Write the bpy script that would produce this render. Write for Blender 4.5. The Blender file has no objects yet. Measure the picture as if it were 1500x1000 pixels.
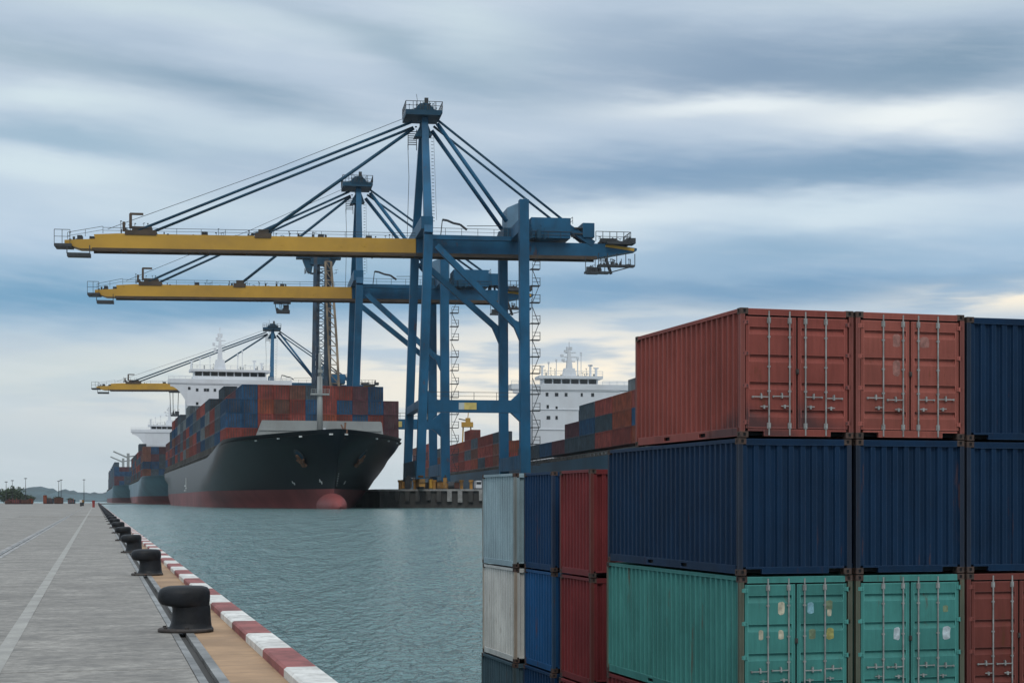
import bpy, math, random
from mathutils import Vector, Matrix
rnd = random.Random(7)
sc = bpy.context.scene
R = math.radians
def lin(r, g, b):
    f = lambda c: (c/255/12.92) if c <= 10 else ((c/255+.055)/1.055)**2.4
    return (f(r), f(g), f(b))

# ------------------------------------------------------------------ camera, sky, sun, exposure
EYE = 1.9                        # eye height above the near quay deck (z = 0)
F = 2400.0                       # focal length in photograph pixels (1500 wide)
HZ = 733.0                       # row of the horizon in the photograph
cd = bpy.data.cameras.new('camera'); cam = bpy.data.objects.new('camera', cd)
sc.collection.objects.link(cam); sc.camera = cam
cam.location = (0, 0, EYE); cam.rotation_euler = (R(90), 0, 0)
cd.sensor_width = 36; cd.lens = F/1500*36; cd.shift_y = (HZ-500)/1500
cd.clip_start = .1; cd.clip_end = 30000

SUN_AZ, SUN_EL = R(178), R(46)   # azimuth from straight ahead (negative: towards the quay side), elevation
world = bpy.data.worlds.new('World'); sc.world = world; world.use_nodes = True
def build_sky():
    nt = world.node_tree; N = nt.nodes; L = nt.links; N.clear()
    def M(op, a, b=None, c=None, clamp=False):
        n = N.new('ShaderNodeMath'); n.operation = op; n.use_clamp = clamp
        for i, v in enumerate((a, b, c)):
            if v is None: continue
            if isinstance(v, (int, float)): n.inputs[i].default_value = v
            else: L.new(v, n.inputs[i])
        return n.outputs[0]
    def noise(x, y, z, scale, detail, rough):
        cb = N.new('ShaderNodeCombineXYZ')
        for i, v in enumerate((x, y, z)):
            if isinstance(v, (int, float)): cb.inputs[i].default_value = v
            else: L.new(v, cb.inputs[i])
        n = N.new('ShaderNodeTexNoise'); n.inputs['Scale'].default_value = scale
        n.inputs['Detail'].default_value = detail; n.inputs['Roughness'].default_value = rough
        L.new(cb.outputs[0], n.inputs['Vector']); return n.outputs['Fac']
    def mixc(f, a, b):
        n = N.new('ShaderNodeMix'); n.data_type = 'RGBA'
        if isinstance(f, (int, float)): n.inputs[0].default_value = f
        else: L.new(f, n.inputs[0])
        for i, v in ((6, a), (7, b)):
            if isinstance(v, tuple): n.inputs[i].default_value = (*v, 1)
            else: L.new(v, n.inputs[i])
        return n.outputs[2]
    def ss(v, a, b):
        n = N.new('ShaderNodeMapRange'); n.interpolation_type = 'SMOOTHSTEP'
        L.new(v, n.inputs[0]); n.inputs[1].default_value = a; n.inputs[2].default_value = b
        return n.outputs[0]
    tc = N.new('ShaderNodeTexCoord'); sp = N.new('ShaderNodeSeparateXYZ'); L.new(tc.outputs['Generated'], sp.inputs[0])
    x, y, z = sp.outputs
    az = M('ARCTAN2', x, y)
    el = M('ARCSINE', z)
    # clouds lie in long streaks: coordinates drawn out along the azimuth and a little tilted
    tilt = M('ADD', el, M('MULTIPLY', az, .10))
    warp = noise(M('MULTIPLY', az, 3.0), M('MULTIPLY', tilt, 9.0), 2.7, 1.0, 3, .5)
    warp2 = noise(M('MULTIPLY', az, 5.0), M('MULTIPLY', tilt, 30.0), 8.1, 1.0, 6, .62)
    elw = M('ADD', el, M('ADD', M('MULTIPLY', M('SUBTRACT', warp, .5), .10), M('MULTIPLY', M('SUBTRACT', warp2, .5), .045)))
    cr = N.new('ShaderNodeValToRGB'); L.new(M('MULTIPLY', elw, 1/.5), cr.inputs[0])
    stops = [(0.0, (188, 200, 206)), (.10, (198, 208, 214)), (.17, (196, 207, 216)), (.22, (168, 193, 214)), (.27, (158, 186, 210)),
             (.34, (182, 200, 217)), (.42, (190, 205, 220)), (.50, (180, 196, 213)), (.60, (176, 193, 210)), (.72, (192, 205, 217)), (1.0, (196, 207, 218))]
    e = cr.color_ramp.elements
    while len(e) < len(stops): e.new(.5)
    for k, (p, c) in zip(e, stops): k.position = p; k.color = (*lin(*c), 1)
    cr.color_ramp.interpolation = 'B_SPLINE'
    col = cr.outputs[0]
    big = noise(M('MULTIPLY', az, 4.2), M('MULTIPLY', tilt, 15.0), 5.3, 1.0, 4, .55)
    col = mixc(M('MULTIPLY', ss(big, .50, .75), .40), col, lin(216, 225, 234))
    grey = noise(M('MULTIPLY', az, 3.4), M('MULTIPLY', tilt, 13.0), 11.9, 1.0, 4, .55)
    col = mixc(M('MULTIPLY', ss(grey, .50, .74), .45), col, lin(148, 170, 194))
    # the cloud banks: (azimuth, elevation, half width, half height, slope, colour, amount) with ragged, drawn-out edges
    wob = noise(M('MULTIPLY', az, 6.0), M('MULTIPLY', el, 26.0), 4.4, 1.0, 4, .55)
    wob2 = noise(M('MULTIPLY', az, 10.0), M('MULTIPLY', tilt, 75.0), 9.2, 1.0, 5, .6)
    elr = M('ADD', el, M('ADD', M('MULTIPLY', M('SUBTRACT', wob, .5), .034), M('MULTIPLY', M('SUBTRACT', wob2, .5), .013)))
    azr = M('ADD', az, M('MULTIPLY', M('SUBTRACT', warp, .5), .12))
    banks = [(330,130,190,24,.16,(133,159,180),0.9), (120,222,200,17,.03,(143,173,194),0.8), (540,62,110,13,.34,(139,163,182),0.75), (40,90,120,22,.2,(146,170,186),0.65), (700,110,120,34,.2,(144,169,188),0.75),
             (1100,108,240,38,0,(127,151,176),0.9500000000000001), (1420,112,150,36,0,(121,148,171),0.9500000000000001), (900,70,130,30,.1,(146,167,188),0.65), (990,252,300,25,0,(125,155,184),0.9500000000000001), (1330,264,240,21,-.03,(120,152,180),0.9500000000000001),
             (1140,372,150,20,0,(133,167,194),0.75), (1080,424,380,22,0,(108,150,185),0.9500000000000001), (90,446,240,30,0,(105,153,186),0.9500000000000001), (330,462,240,24,0,(110,155,188),0.9), (620,448,170,26,0,(118,159,190),0.8500000000000001), (450,395,200,20,0,(146,178,199),0.65),
             (100,166,110,20,.05,(209,224,229),.85), (60,268,170,19,0,(206,222,228),.85), (450,205,190,22,.05,(196,213,222),.7), (230,24,190,20,.12,(200,216,222),.7), (640,34,80,30,.3,(199,215,222),.7), (320,310,200,22,0,(198,215,223),.6),
             (1090,160,150,16,0,(226,234,237),.95), (1370,186,150,20,-.02,(233,239,239),.95), (880,312,160,18,0,(216,228,234),.9), (1240,322,170,18,0,(205,221,230),.8), (830,345,80,18,0,(211,224,230),.7), (150,545,300,30,0,(198,210,211),.8), (1300,18,200,16,0,(188,204,214),.7)]
    for (px, py, wx, wy, sl, c, am) in banks:
        a0 = math.atan((px-750)/F); e0_ = math.atan((HZ-py)/F)
        u = M('SUBTRACT', azr, a0); v = M('ADD', M('SUBTRACT', elr, e0_), M('MULTIPLY', u, sl))
        u = M('MULTIPLY', u, F/wx); v = M('MULTIPLY', v, F/wy)
        g = M('EXPONENT', M('MULTIPLY', M('ADD', M('MULTIPLY', u, u), M('MULTIPLY', v, v)), -.62))
        col = mixc(M('MULTIPLY', g, am), col, lin(*c))
    fine = noise(M('MULTIPLY', az, 7.0), M('MULTIPLY', tilt, 62.0), 3.3, 1.0, 6, .65)
    col = mixc(M('MULTIPLY', ss(fine, .45, .78), .16), col, lin(226, 232, 238))
    # low gap in the cloud where the light of evening comes through
    band = noise(M('MULTIPLY', az, 9.0), M('MULTIPLY', el, 62.0), 1.1, 1.0, 4, .55)
    for (a0, e0_, wa, we, am) in ((.045, .078, .15, .030, .95), (.30, .118, .06, .009, .9), (-.12, .062, .14, .022, .40)):
        da = M('DIVIDE', M('SUBTRACT', az, a0), wa); de = M('DIVIDE', M('SUBTRACT', el, e0_), we)
        g = M('EXPONENT', M('MULTIPLY', M('ADD', M('MULTIPLY', da, da), M('MULTIPLY', de, de)), -1.0))
        col = mixc(M('MULTIPLY', M('MULTIPLY', g, ss(band, .34, .56)), am), col, lin(252, 240, 218))
        col = mixc(M('MULTIPLY', M('MULTIPLY', g, ss(band, .50, .38)), .5*am), col, lin(160, 177, 193))
    # an overcast sky is brighter overhead than low down
    lift = M('ADD', 1.0, M('MULTIPLY', ss(el, .38, 1.3), .9))
    vm = N.new('ShaderNodeVectorMath'); vm.operation = 'SCALE'; L.new(col, vm.inputs[0]); L.new(lift, vm.inputs['Scale']); col = vm.outputs[0]
    sky = N.new('ShaderNodeTexSky'); sky.sky_type = 'NISHITA'; sky.sun_disc = False
    sky.sun_elevation = SUN_EL; sky.sun_rotation = SUN_AZ
    b1 = N.new('ShaderNodeBackground'); L.new(sky.outputs[0], b1.inputs[0]); b1.inputs[1].default_value = .06
    b2 = N.new('ShaderNodeBackground'); L.new(col, b2.inputs[0]); b2.inputs[1].default_value = 1.11
    mx = N.new('ShaderNodeMixShader'); mx.inputs[0].default_value = .96
    L.new(b1.outputs[0], mx.inputs[1]); L.new(b2.outputs[0], mx.inputs[2])
    out = N.new('ShaderNodeOutputWorld'); L.new(mx.outputs[0], out.inputs[0])
build_sky()
sd = bpy.data.lights.new('sun', 'SUN'); sun = bpy.data.objects.new('sun', sd); sc.collection.objects.link(sun)
sd.energy = 1.0; sd.angle = R(18); sd.color = (1, .96, .9)
to_sun = Vector((math.sin(SUN_AZ)*math.cos(SUN_EL), math.cos(SUN_AZ)*math.cos(SUN_EL), math.sin(SUN_EL)))
sun.rotation_euler = to_sun.to_track_quat('Z', 'Y').to_euler()
sun.location = (-200, -50, 300)
vs = sc.view_settings
sc.display_settings.display_device = 'sRGB'
vs.view_transform = 'Standard'; vs.look = 'None'; vs.gamma = 1; vs.exposure = 0.0; vs.use_curve_mapping = False
sc.cycles.use_denoising = True
sc.cycles.max_bounces = 6; sc.cycles.volume_bounces = 1
sc.cycles.caustics_reflective = False; sc.cycles.caustics_refractive = False

# ------------------------------------------------------------------ helpers
col = sc.collection
class MB:
    def __init__(s): s.v = []; s.f = []; s.m = []
    def face(s, pts, m=0):
        i = len(s.v); s.v += [tuple(p) for p in pts]; s.f.append(tuple(range(i, i+len(pts)))); s.m.append(m)
    def hexa(s, c, m=0):
        i = len(s.v); s.v += [tuple(p) for p in c]
        for q in ((0,3,2,1),(4,5,6,7),(0,1,5,4),(1,2,6,5),(2,3,7,6),(3,0,4,7)):
            s.f.append(tuple(i+k for k in q)); s.m.append(m)
        return s
    def box(s, a, b, m=0):
        x0,y0,z0 = a; x1,y1,z1 = b
        return s.hexa([(x0,y0,z0),(x1,y0,z0),(x1,y1,z0),(x0,y1,z0),(x0,y0,z1),(x1,y0,z1),(x1,y1,z1),(x0,y1,z1)], m)
    def beam(s, p, q, w, h, m=0, up=(0,0,1), w2=None, h2=None):
        p, q = Vector(p), Vector(q); d = (q-p).normalized(); u = Vector(up)
        if abs(d.dot(u)) > .98: u = Vector((0,1,0))
        a = d.cross(u).normalized(); b = a.cross(d).normalized()
        w2 = w if w2 is None else w2; h2 = h if h2 is None else h2
        c = [p-a*w/2-b*h/2, p+a*w/2-b*h/2, p+a*w/2+b*h/2, p-a*w/2+b*h/2,
             q-a*w2/2-b*h2/2, q+a*w2/2-b*h2/2, q+a*w2/2+b*h2/2, q-a*w2/2+b*h2/2]
        return s.hexa(c, m)
    def tube(s, p, q, r, n=6, m=0, r2=None):
        p, q = Vector(p), Vector(q); d = (q-p).normalized(); u = Vector((0,0,1)) if abs(d.z) < .95 else Vector((0,1,0))
        a = d.cross(u).normalized(); b = a.cross(d); r2 = r if r2 is None else r2; i = len(s.v)
        for k in range(n):
            t = 2*math.pi*k/n; o = a*math.cos(t)+b*math.sin(t); s.v += [tuple(p+o*r), tuple(q+o*r2)]
        for k in range(n):
            j = (k+1) % n; s.f.append((i+2*k, i+2*j, i+2*j+1, i+2*k+1)); s.m.append(m)
        s.f.append(tuple(i+2*k for k in range(n))[::-1]); s.f.append(tuple(i+2*k+1 for k in range(n))); s.m += [m, m]
        return s
    def path(s, pts, r, n=6, m=0):
        for a, b in zip(pts, pts[1:]): s.tube(a, b, r, n, m)
        return s
    def loft(s, rings, m=0, cap=True):
        i = len(s.v); n = len(rings[0])
        for rg in rings: s.v += [tuple(p) for p in rg]
        for a in range(len(rings)-1):
            for k in range(n):
                j = (k+1) % n; s.f.append((i+a*n+k, i+a*n+j, i+(a+1)*n+j, i+(a+1)*n+k)); s.m.append(m)
        if cap:
            s.f.append(tuple(i+k for k in range(n))[::-1]); s.f.append(tuple(i+(len(rings)-1)*n+k for k in range(n))); s.m += [m, m]
        return s
    def prism(s, poly, ext, m=0):
        e = Vector(ext); return s.loft([[Vector(p) for p in poly], [Vector(p)+e for p in poly]], m)
    def grid(s, rows, m=0):
        i = len(s.v); n = len(rows[0])
        for r_ in rows: s.v += [tuple(p) for p in r_]
        for a in range(len(rows)-1):
            for k in range(n-1):
                s.f.append((i+a*n+k, i+a*n+k+1, i+(a+1)*n+k+1, i+(a+1)*n+k)); s.m.append(m)
        return s
    def mesh(s, name, mats, smooth=False):
        me = bpy.data.meshes.new(name); me.from_pydata(s.v, [], s.f)
        for x in (mats if isinstance(mats, (list, tuple)) else [mats]): me.materials.append(x)
        me.polygons.foreach_set('material_index', s.m)
        if smooth: me.polygons.foreach_set('use_smooth', [True]*len(me.polygons))
        me.update(); return me
    def build(s, name, mats, parent=None, smooth=False, loc=None):
        return link(name, s.mesh(name, mats, smooth), parent, loc)
def link(name, me, parent=None, loc=None, rz=None):
    o = bpy.data.objects.new(name, me); col.objects.link(o)
    if parent: o.parent = parent
    if loc is not None: o.location = loc
    if rz is not None: o.rotation_euler = (0, 0, rz)
    return o
def tag(o, label=None, cat=None, group=None, kind=None):
    if label: o['label'] = label
    if cat: o['category'] = cat
    if group: o['group'] = group
    if kind: o['kind'] = kind
    return o
def thing(name, label, cat, loc=(0,0,0), rz=0, group=None):
    o = link(name, None, None, loc, rz); o.empty_display_size = .5
    return tag(o, label, cat, group)
def copy_tree(o, parent=None):
    c = o.copy(); col.objects.link(c)
    if parent: c.parent = parent
    for ch in list(o.children): copy_tree(ch, c)
    return c
def fixn(o):
    import bmesh
    b = bmesh.new(); b.from_mesh(o.data); bmesh.ops.recalc_face_normals(b, faces=b.faces); b.to_mesh(o.data); b.free(); return o
ORD = ['first','second','third','fourth','fifth','sixth','seventh','eighth','ninth','tenth','eleventh','twelfth','thirteenth','fourteenth',
       'fifteenth','sixteenth','seventeenth','eighteenth','nineteenth','twentieth']
def ordinal(n):
    if n < 20: return ORD[n]
    tens = {2:'twenty',3:'thirty',4:'forty',5:'fifty',6:'sixty',7:'seventy',8:'eighty',9:'ninety'}[(n+1)//10]
    u = (n+1) % 10
    return tens[:-1]+'ieth' if u == 0 else tens+'-'+ORD[u-1]
def at(px, py, Y): return Vector(((px-750)/F*Y, Y, EYE+(HZ-py)/F*Y))

def clutter(b, x0, x1, y0, y1, z, n, hmax, seed, wmax=1.2):
    rr = random.Random(seed)
    for _ in range(n):
        x, y = rr.uniform(x0, x1), rr.uniform(y0, y1); h = hmax*rr.uniform(.25, 1)**1.4; k = rr.random()
        if k < .45: b.beam((x, y, z), (x+rr.uniform(-.2, .2), y, z+h), .16, .16, up=(0,1,0)); b.box((x-.25, y-.2, z+h-.3), (x+.25, y+.2, z+h))
        elif k < .8: w = rr.uniform(.3, wmax); b.box((x-w/2, y-.4, z), (x+w/2, y+.4, z+h*.55))
        else: w = rr.uniform(.8, 2.2)*wmax; b.beam((x, y, z), (x, y, z+h*.8), .14, .14, up=(0,1,0)); b.beam((x-w/2, y, z+h*.7), (x+w/2, y, z+h*.8), .14, .14)
    return b
# ------------------------------------------------------------------ materials
def mat(name, c, rough=.5, metal=0, var=.12, vscale=.6, dirt=0, dirt_c=(.03,.028,.025), streak=(1,1,1), dscale=1.0, rust=0, rscale=2.0,
        bump=0, bscale=20, rand=0, spec=.5, rust_c=None, fine=0, coat=0, wear_highlight=0, stain=False):
    m = bpy.data.materials.new(name); m.use_nodes = True; nt = m.node_tree; N = nt.nodes; L = nt.links
    P = N['Principled BSDF']; P.inputs['Roughness'].default_value = rough; P.inputs['Metallic'].default_value = metal
    P.inputs['Specular IOR Level'].default_value = spec
    if coat: P.inputs['Coat Weight'].default_value = coat; P.inputs['Coat Roughness'].default_value = .25
    tc = N.new('ShaderNodeTexCoord'); oi = N.new('ShaderNodeObjectInfo')
    off = N.new('ShaderNodeVectorMath'); off.operation = 'MULTIPLY_ADD'; L.new(oi.outputs['Random'], off.inputs[0])
    off.inputs[1].default_value = (37, 19, 53); L.new(tc.outputs['Object'], off.inputs[2])
    def noise(scale, detail=4, rg=.55, sx=(1,1,1), shift=0):
        mp = N.new('ShaderNodeMapping'); L.new(off.outputs[0], mp.inputs[0]); mp.inputs['Scale'].default_value = sx
        mp.inputs['Location'].default_value = (shift, shift*1.7, -shift)
        n = N.new('ShaderNodeTexNoise'); n.inputs['Scale'].default_value = scale; n.inputs['Detail'].default_value = detail
        n.inputs['Roughness'].default_value = rg; L.new(mp.outputs[0], n.inputs['Vector']); return n.outputs['Fac']
    def mr(v, a, b, c0, c1):
        n = N.new('ShaderNodeMapRange'); n.interpolation_type = 'SMOOTHSTEP'; L.new(v, n.inputs[0])
        for i, q in enumerate((a, b, c0, c1)): n.inputs[i+1].default_value = q
        return n.outputs[0]
    def mixc(f, a, b):
        n = N.new('ShaderNodeMix'); n.data_type = 'RGBA'; L.new(f, n.inputs[0])
        for i, v in ((6, a), (7, b)):
            if isinstance(v, tuple): n.inputs[i].default_value = (*v[:3], 1)
            else: L.new(v, n.inputs[i])
        return n.outputs[2]
    cc = mixc(mr(noise(vscale, 5), .3, .7, 0, 1), tuple(x*(1-var) for x in c), tuple(min(1, x*(1+var)) for x in c))
    if fine:
        cc = mixc(mr(noise(vscale*14, 6, .7, streak, 3.1), .35, .7, 0, fine), cc, tuple(x*.45 for x in c))
    if rand:
        h = N.new('ShaderNodeHueSaturation'); L.new(cc, h.inputs['Color'])
        mm = N.new('ShaderNodeMapRange'); L.new(oi.outputs['Random'], mm.inputs[0]); mm.inputs[3].default_value = 1-rand; mm.inputs[4].default_value = 1+rand
        L.new(mm.outputs[0], h.inputs['Value']); cc = h.outputs[0]
    if dirt: cc = mixc(mr(noise(dscale, 6, .62, streak, 5.2), .42, .72, 0, dirt), cc, dirt_c)
    if rust:
        rf = mr(noise(rscale, 8, .7, streak, 9.4), .62-.1*rust, .70, 0, min(1, .5+rust)); cc = mixc(rf, cc, rust_c or (.11, .045, .022))
        L.new(mr(noise(rscale, 8, .7, streak, 9.4), .55, .70, rough, .85), P.inputs['Roughness'])
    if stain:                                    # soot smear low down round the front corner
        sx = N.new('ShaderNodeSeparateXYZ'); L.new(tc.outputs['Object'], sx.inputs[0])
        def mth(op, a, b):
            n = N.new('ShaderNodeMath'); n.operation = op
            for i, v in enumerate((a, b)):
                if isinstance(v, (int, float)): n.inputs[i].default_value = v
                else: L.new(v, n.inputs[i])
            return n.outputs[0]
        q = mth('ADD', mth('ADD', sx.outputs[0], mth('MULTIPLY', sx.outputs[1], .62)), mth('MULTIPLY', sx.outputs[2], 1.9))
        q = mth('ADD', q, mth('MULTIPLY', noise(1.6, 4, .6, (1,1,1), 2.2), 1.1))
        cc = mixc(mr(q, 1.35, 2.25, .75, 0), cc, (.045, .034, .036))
    if wear_highlight:                                     # folds and edges paled: rubbed paint plus a ridge highlight put into the colour
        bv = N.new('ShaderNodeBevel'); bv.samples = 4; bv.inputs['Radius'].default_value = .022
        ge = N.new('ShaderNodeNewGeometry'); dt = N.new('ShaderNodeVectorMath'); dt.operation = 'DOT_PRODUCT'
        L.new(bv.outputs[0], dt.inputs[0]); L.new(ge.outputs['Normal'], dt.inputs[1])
        wf = mr(dt.outputs['Value'], .995, .86, 0, wear_highlight)
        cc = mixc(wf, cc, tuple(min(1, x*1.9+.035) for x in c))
    L.new(cc, P.inputs['Base Color'])
    if bump:
        b = N.new('ShaderNodeBump'); b.inputs['Strength'].default_value = bump; b.inputs['Distance'].default_value = .02
        L.new(noise(bscale, 5, .6), b.inputs['Height']); L.new(b.outputs[0], P.inputs['Normal'])
    return m
VS = (1.6, 1.6, .18)             # vertical streaks
def box_paint(name, c, **k):
    a = dict(spec=.16, dirt_c=tuple(x*.4+.006 for x in c), rough=.58, var=.16, vscale=.7, dirt=.32, streak=VS, dscale=1.6, rust=.16, rscale=2.6, bump=.32, bscale=2.0, fine=.25, wear_highlight=.8); a.update(k)
    return mat(name, c, **a)
M = {}
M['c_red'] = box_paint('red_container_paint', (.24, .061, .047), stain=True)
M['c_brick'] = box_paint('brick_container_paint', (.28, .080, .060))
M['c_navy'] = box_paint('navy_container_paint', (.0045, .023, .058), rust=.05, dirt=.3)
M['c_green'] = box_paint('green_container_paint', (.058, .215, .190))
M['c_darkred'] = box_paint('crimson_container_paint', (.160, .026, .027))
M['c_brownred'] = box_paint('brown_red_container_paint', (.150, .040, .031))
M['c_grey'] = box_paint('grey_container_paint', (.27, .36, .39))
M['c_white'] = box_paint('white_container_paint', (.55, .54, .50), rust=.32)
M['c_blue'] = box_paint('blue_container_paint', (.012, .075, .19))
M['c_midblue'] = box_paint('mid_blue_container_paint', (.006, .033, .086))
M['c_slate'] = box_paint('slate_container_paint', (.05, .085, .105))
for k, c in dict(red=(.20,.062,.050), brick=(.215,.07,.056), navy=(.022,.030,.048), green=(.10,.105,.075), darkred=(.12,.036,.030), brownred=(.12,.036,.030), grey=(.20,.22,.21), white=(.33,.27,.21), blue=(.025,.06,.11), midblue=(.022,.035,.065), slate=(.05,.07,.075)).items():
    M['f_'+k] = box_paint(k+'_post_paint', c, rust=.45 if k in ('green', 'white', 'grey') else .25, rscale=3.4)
M['casting'] = mat('rusty_casting_steel', (.066, .040, .031), .85, 0, .4, 6, rust=.5, rscale=7)
M['hole'] = mat('dark_void', (.006, .006, .007), .9)  # black colour stands for the shade inside openings
M['rod'] = mat('galvanised_rod', (.30, .295, .28), .5, .2, .25, 5, rust=.3, rscale=9)
M['gasket'] = mat('rubber_gasket', (.012, .012, .013), .8)
for k, c in dict(cream=(.50,.45,.33), sky=(.22,.42,.48), straw=(.34,.32,.10), pale=(.45,.50,.52), blush=(.30,.13,.105), moss=(.16,.21,.12)).items():
    M['st_'+k] = mat(k+'_sticker_print', c, .7, 0, .3, 9, dirt=.5, dscale=11, dirt_c=tuple(x*.45 for x in c))
M['concrete'] = mat('quay_concrete', (.28, .26, .23), .85, 0, .22, .22, dirt=.55, dirt_c=(.14,.132,.12), streak=(.6, 1.0, 1), dscale=1.1, bump=.35, bscale=7, fine=.55)
M['slab'] = mat('slab_concrete', (.30, .277, .243), .82, 0, .24, .8, dirt=.75, dirt_c=(.13,.122,.11), streak=(.7, 1.0, 1), dscale=3.4, bump=.6, bscale=16, rand=.05, fine=.85)
M['tan'] = mat('tan_concrete', (.36, .225, .125), .85, 0, .25, .8, dirt=.45, dirt_c=(.22,.145,.09), streak=(.3, 1.2, 1), dscale=2.5, bump=.3, bscale=12, fine=.4)
M['plate'] = mat('steel_channel_plate', (.27, .265, .25), .5, .5, .25, .8, dirt=.5, dscale=2.5, rust=.12)
M['pale_strip'] = mat('pale_concrete_strip', (.30, .29, .275), .85, 0, .2, .5, dirt=.4, dscale=3)
M['line'] = mat('worn_line_paint', (.335, .32, .285), .8, 0, .2, 1.5, dirt=.65, dirt_c=(.28,.265,.245), dscale=3.5, fine=.4)
M['kerb_red'] = mat('red_kerb_paint', (.275, .083, .073), .75, 0, .3, 1.5, dirt=.55, dscale=5, dirt_c=(.09,.03,.026), bump=.3, bscale=14, fine=.3)
M['kerb_white'] = mat('white_kerb_paint', (.68, .66, .61), .75, 0, .14, 1.5, dirt=.7, dscale=4, dirt_c=(.30,.28,.25), bump=.3, bscale=14, fine=.25)
M['iron'] = mat('black_cast_iron', (.009, .0105, .013), .5, 0, .45, 3, spec=.25, dirt=.15, dscale=6, dirt_c=(.05,.045,.04), bump=.3, bscale=26)
M['iron_base'] = mat('rusty_base_plate', (.05, .042, .037), .8, 0, .4, 4, rust=.4, rscale=5)
M['rubber'] = mat('fender_rubber', (.012, .013, .014), .75)
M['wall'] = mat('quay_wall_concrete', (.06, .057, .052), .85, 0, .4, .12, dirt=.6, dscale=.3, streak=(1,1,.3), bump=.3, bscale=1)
M['crane_blue'] = mat('crane_blue_paint', (.010, .086, .170), .5, 0, .20, .09, spec=.2, dirt=.40, dscale=.16, dirt_c=(.012,.03,.05), streak=(1,1,.35), rust=.06, rscale=.3)
M['crane_dark'] = mat('crane_dark_blue_paint', (.010, .052, .092), .55, 0, .2, .1, spec=.2)
M['crane_pale'] = mat('crane_pale_house_paint', (.10, .20, .29), .55, 0, .2, .1, dirt=.3, dscale=.2, streak=(1,1,.3))
M['boom_yellow'] = mat('boom_yellow_paint', (.47, .255, .018), .5, 0, .12, .06, dirt=.32, dscale=.10, dirt_c=(.17,.09,.02), streak=(.5,1,.8), rust=.08, rscale=.25)
M['boom_rail'] = mat('rusty_trolley_rail', (.055, .034, .018), .7, 0, .3, .2)
M['steel_dark'] = mat('dark_gallery_steel', (.03, .034, .038), .6, .2, .3, .3)
M['bogie'] = mat('bogie_ochre_paint', (.30, .15, .03), .6, 0, .4, .3, dirt=.6, dscale=.5)
M['plate_pale'] = mat('pale_name_plate', (.42, .46, .45), .5, 0, .1, .5)
M['plate_yellow'] = mat('yellow_name_plate', (.55, .42, .12), .5, 0, .15, .5)
M['hull_black'] = mat('black_hull_paint', (.0016, .0060, .0095), .36, 0, .3, .03, dirt=.12, dscale=.05, dirt_c=(.016,.020,.024), streak=(1,1,.25), spec=.16)
M['hull_red'] = mat('red_boot_top_paint', (.235, .060, .056), .55, 0, .25, .04, spec=.25, dirt=.35, dscale=.08, dirt_c=(.07,.03,.03), streak=(1,1,.4))
M['hull_blue'] = mat('pale_blue_hull_paint', (.085, .165, .215), .45, 0, .2, .02, dirt=.4, dscale=.05, streak=(1,1,.3))
M['hull_slate'] = mat('slate_hull_paint', (.026, .066, .100), .6, 0, .2, .03, spec=.12, dirt=.4, dscale=.06, streak=(1,1,.3))
M['ship_white'] = mat('white_ship_paint', (.66, .68, .70), .45, 0, .06, .05, dirt=.22, dscale=.12, dirt_c=(.38,.35,.31), streak=(1,1,.2))
M['ship_grey'] = mat('grey_ship_paint', (.27, .285, .275), .55, 0, .12, .08, dirt=.35, dscale=.2, dirt_c=(.16,.15,.13), streak=(1,1,.4))
M['ship_deck'] = mat('deck_steel', (.07, .068, .063), .75, 0, .3, .1)
M['glass'] = mat('dark_window_glass', (.012, .016, .02), .12)
M['rust'] = mat('rusty_anchor_steel', (.16, .075, .04), .8, 0, .4, .5)
M['mark'] = mat('white_mark_paint', (.62, .62, .60), .6)
SHIPC = {'red': (.225,.055,.044), 'brown': (.15,.068,.050), 'blue': (.022,.066,.130), 'slate': (.060,.085,.105), 'maroon': (.095,.042,.050), 'orange': (.28,.075,.042), 'grey': (.17,.20,.21)}
for k, c in SHIPC.items(): M['s_'+k] = mat(k+'_cargo_paint', c, .7, 0, .28, .35, spec=.12, dirt=.6, dscale=.5, dirt_c=tuple(.028+x*.3 for x in c), streak=(1.2,1.2,.35), rust=.2, rscale=.6, rand=.24, fine=.35)
M['s_gap'] = mat('cargo_frame_steel', (.05, .035, .03), .8, 0, .3, .4)
M['hill'] = mat('hazed_hill_vegetation', (.055, .095, .105), .9, 0, .4, .006, dirt=.5, dscale=.02)  # vegetation colour with the blue of distant haze mixed in
M['leaf'] = mat('far_leaves', (.028, .05, .022), .8, 0, .5, .2)
M['bark'] = mat('bark', (.05, .04, .03), .9)
M['yard'] = mat('yard_concrete', (.20, .20, .19), .85, 0, .2, .3)
M['orange'] = mat('orange_plastic', (.42, .11, .03), .6)
M['redpost'] = mat('red_post_paint', (.25, .03, .025), .6)

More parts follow.
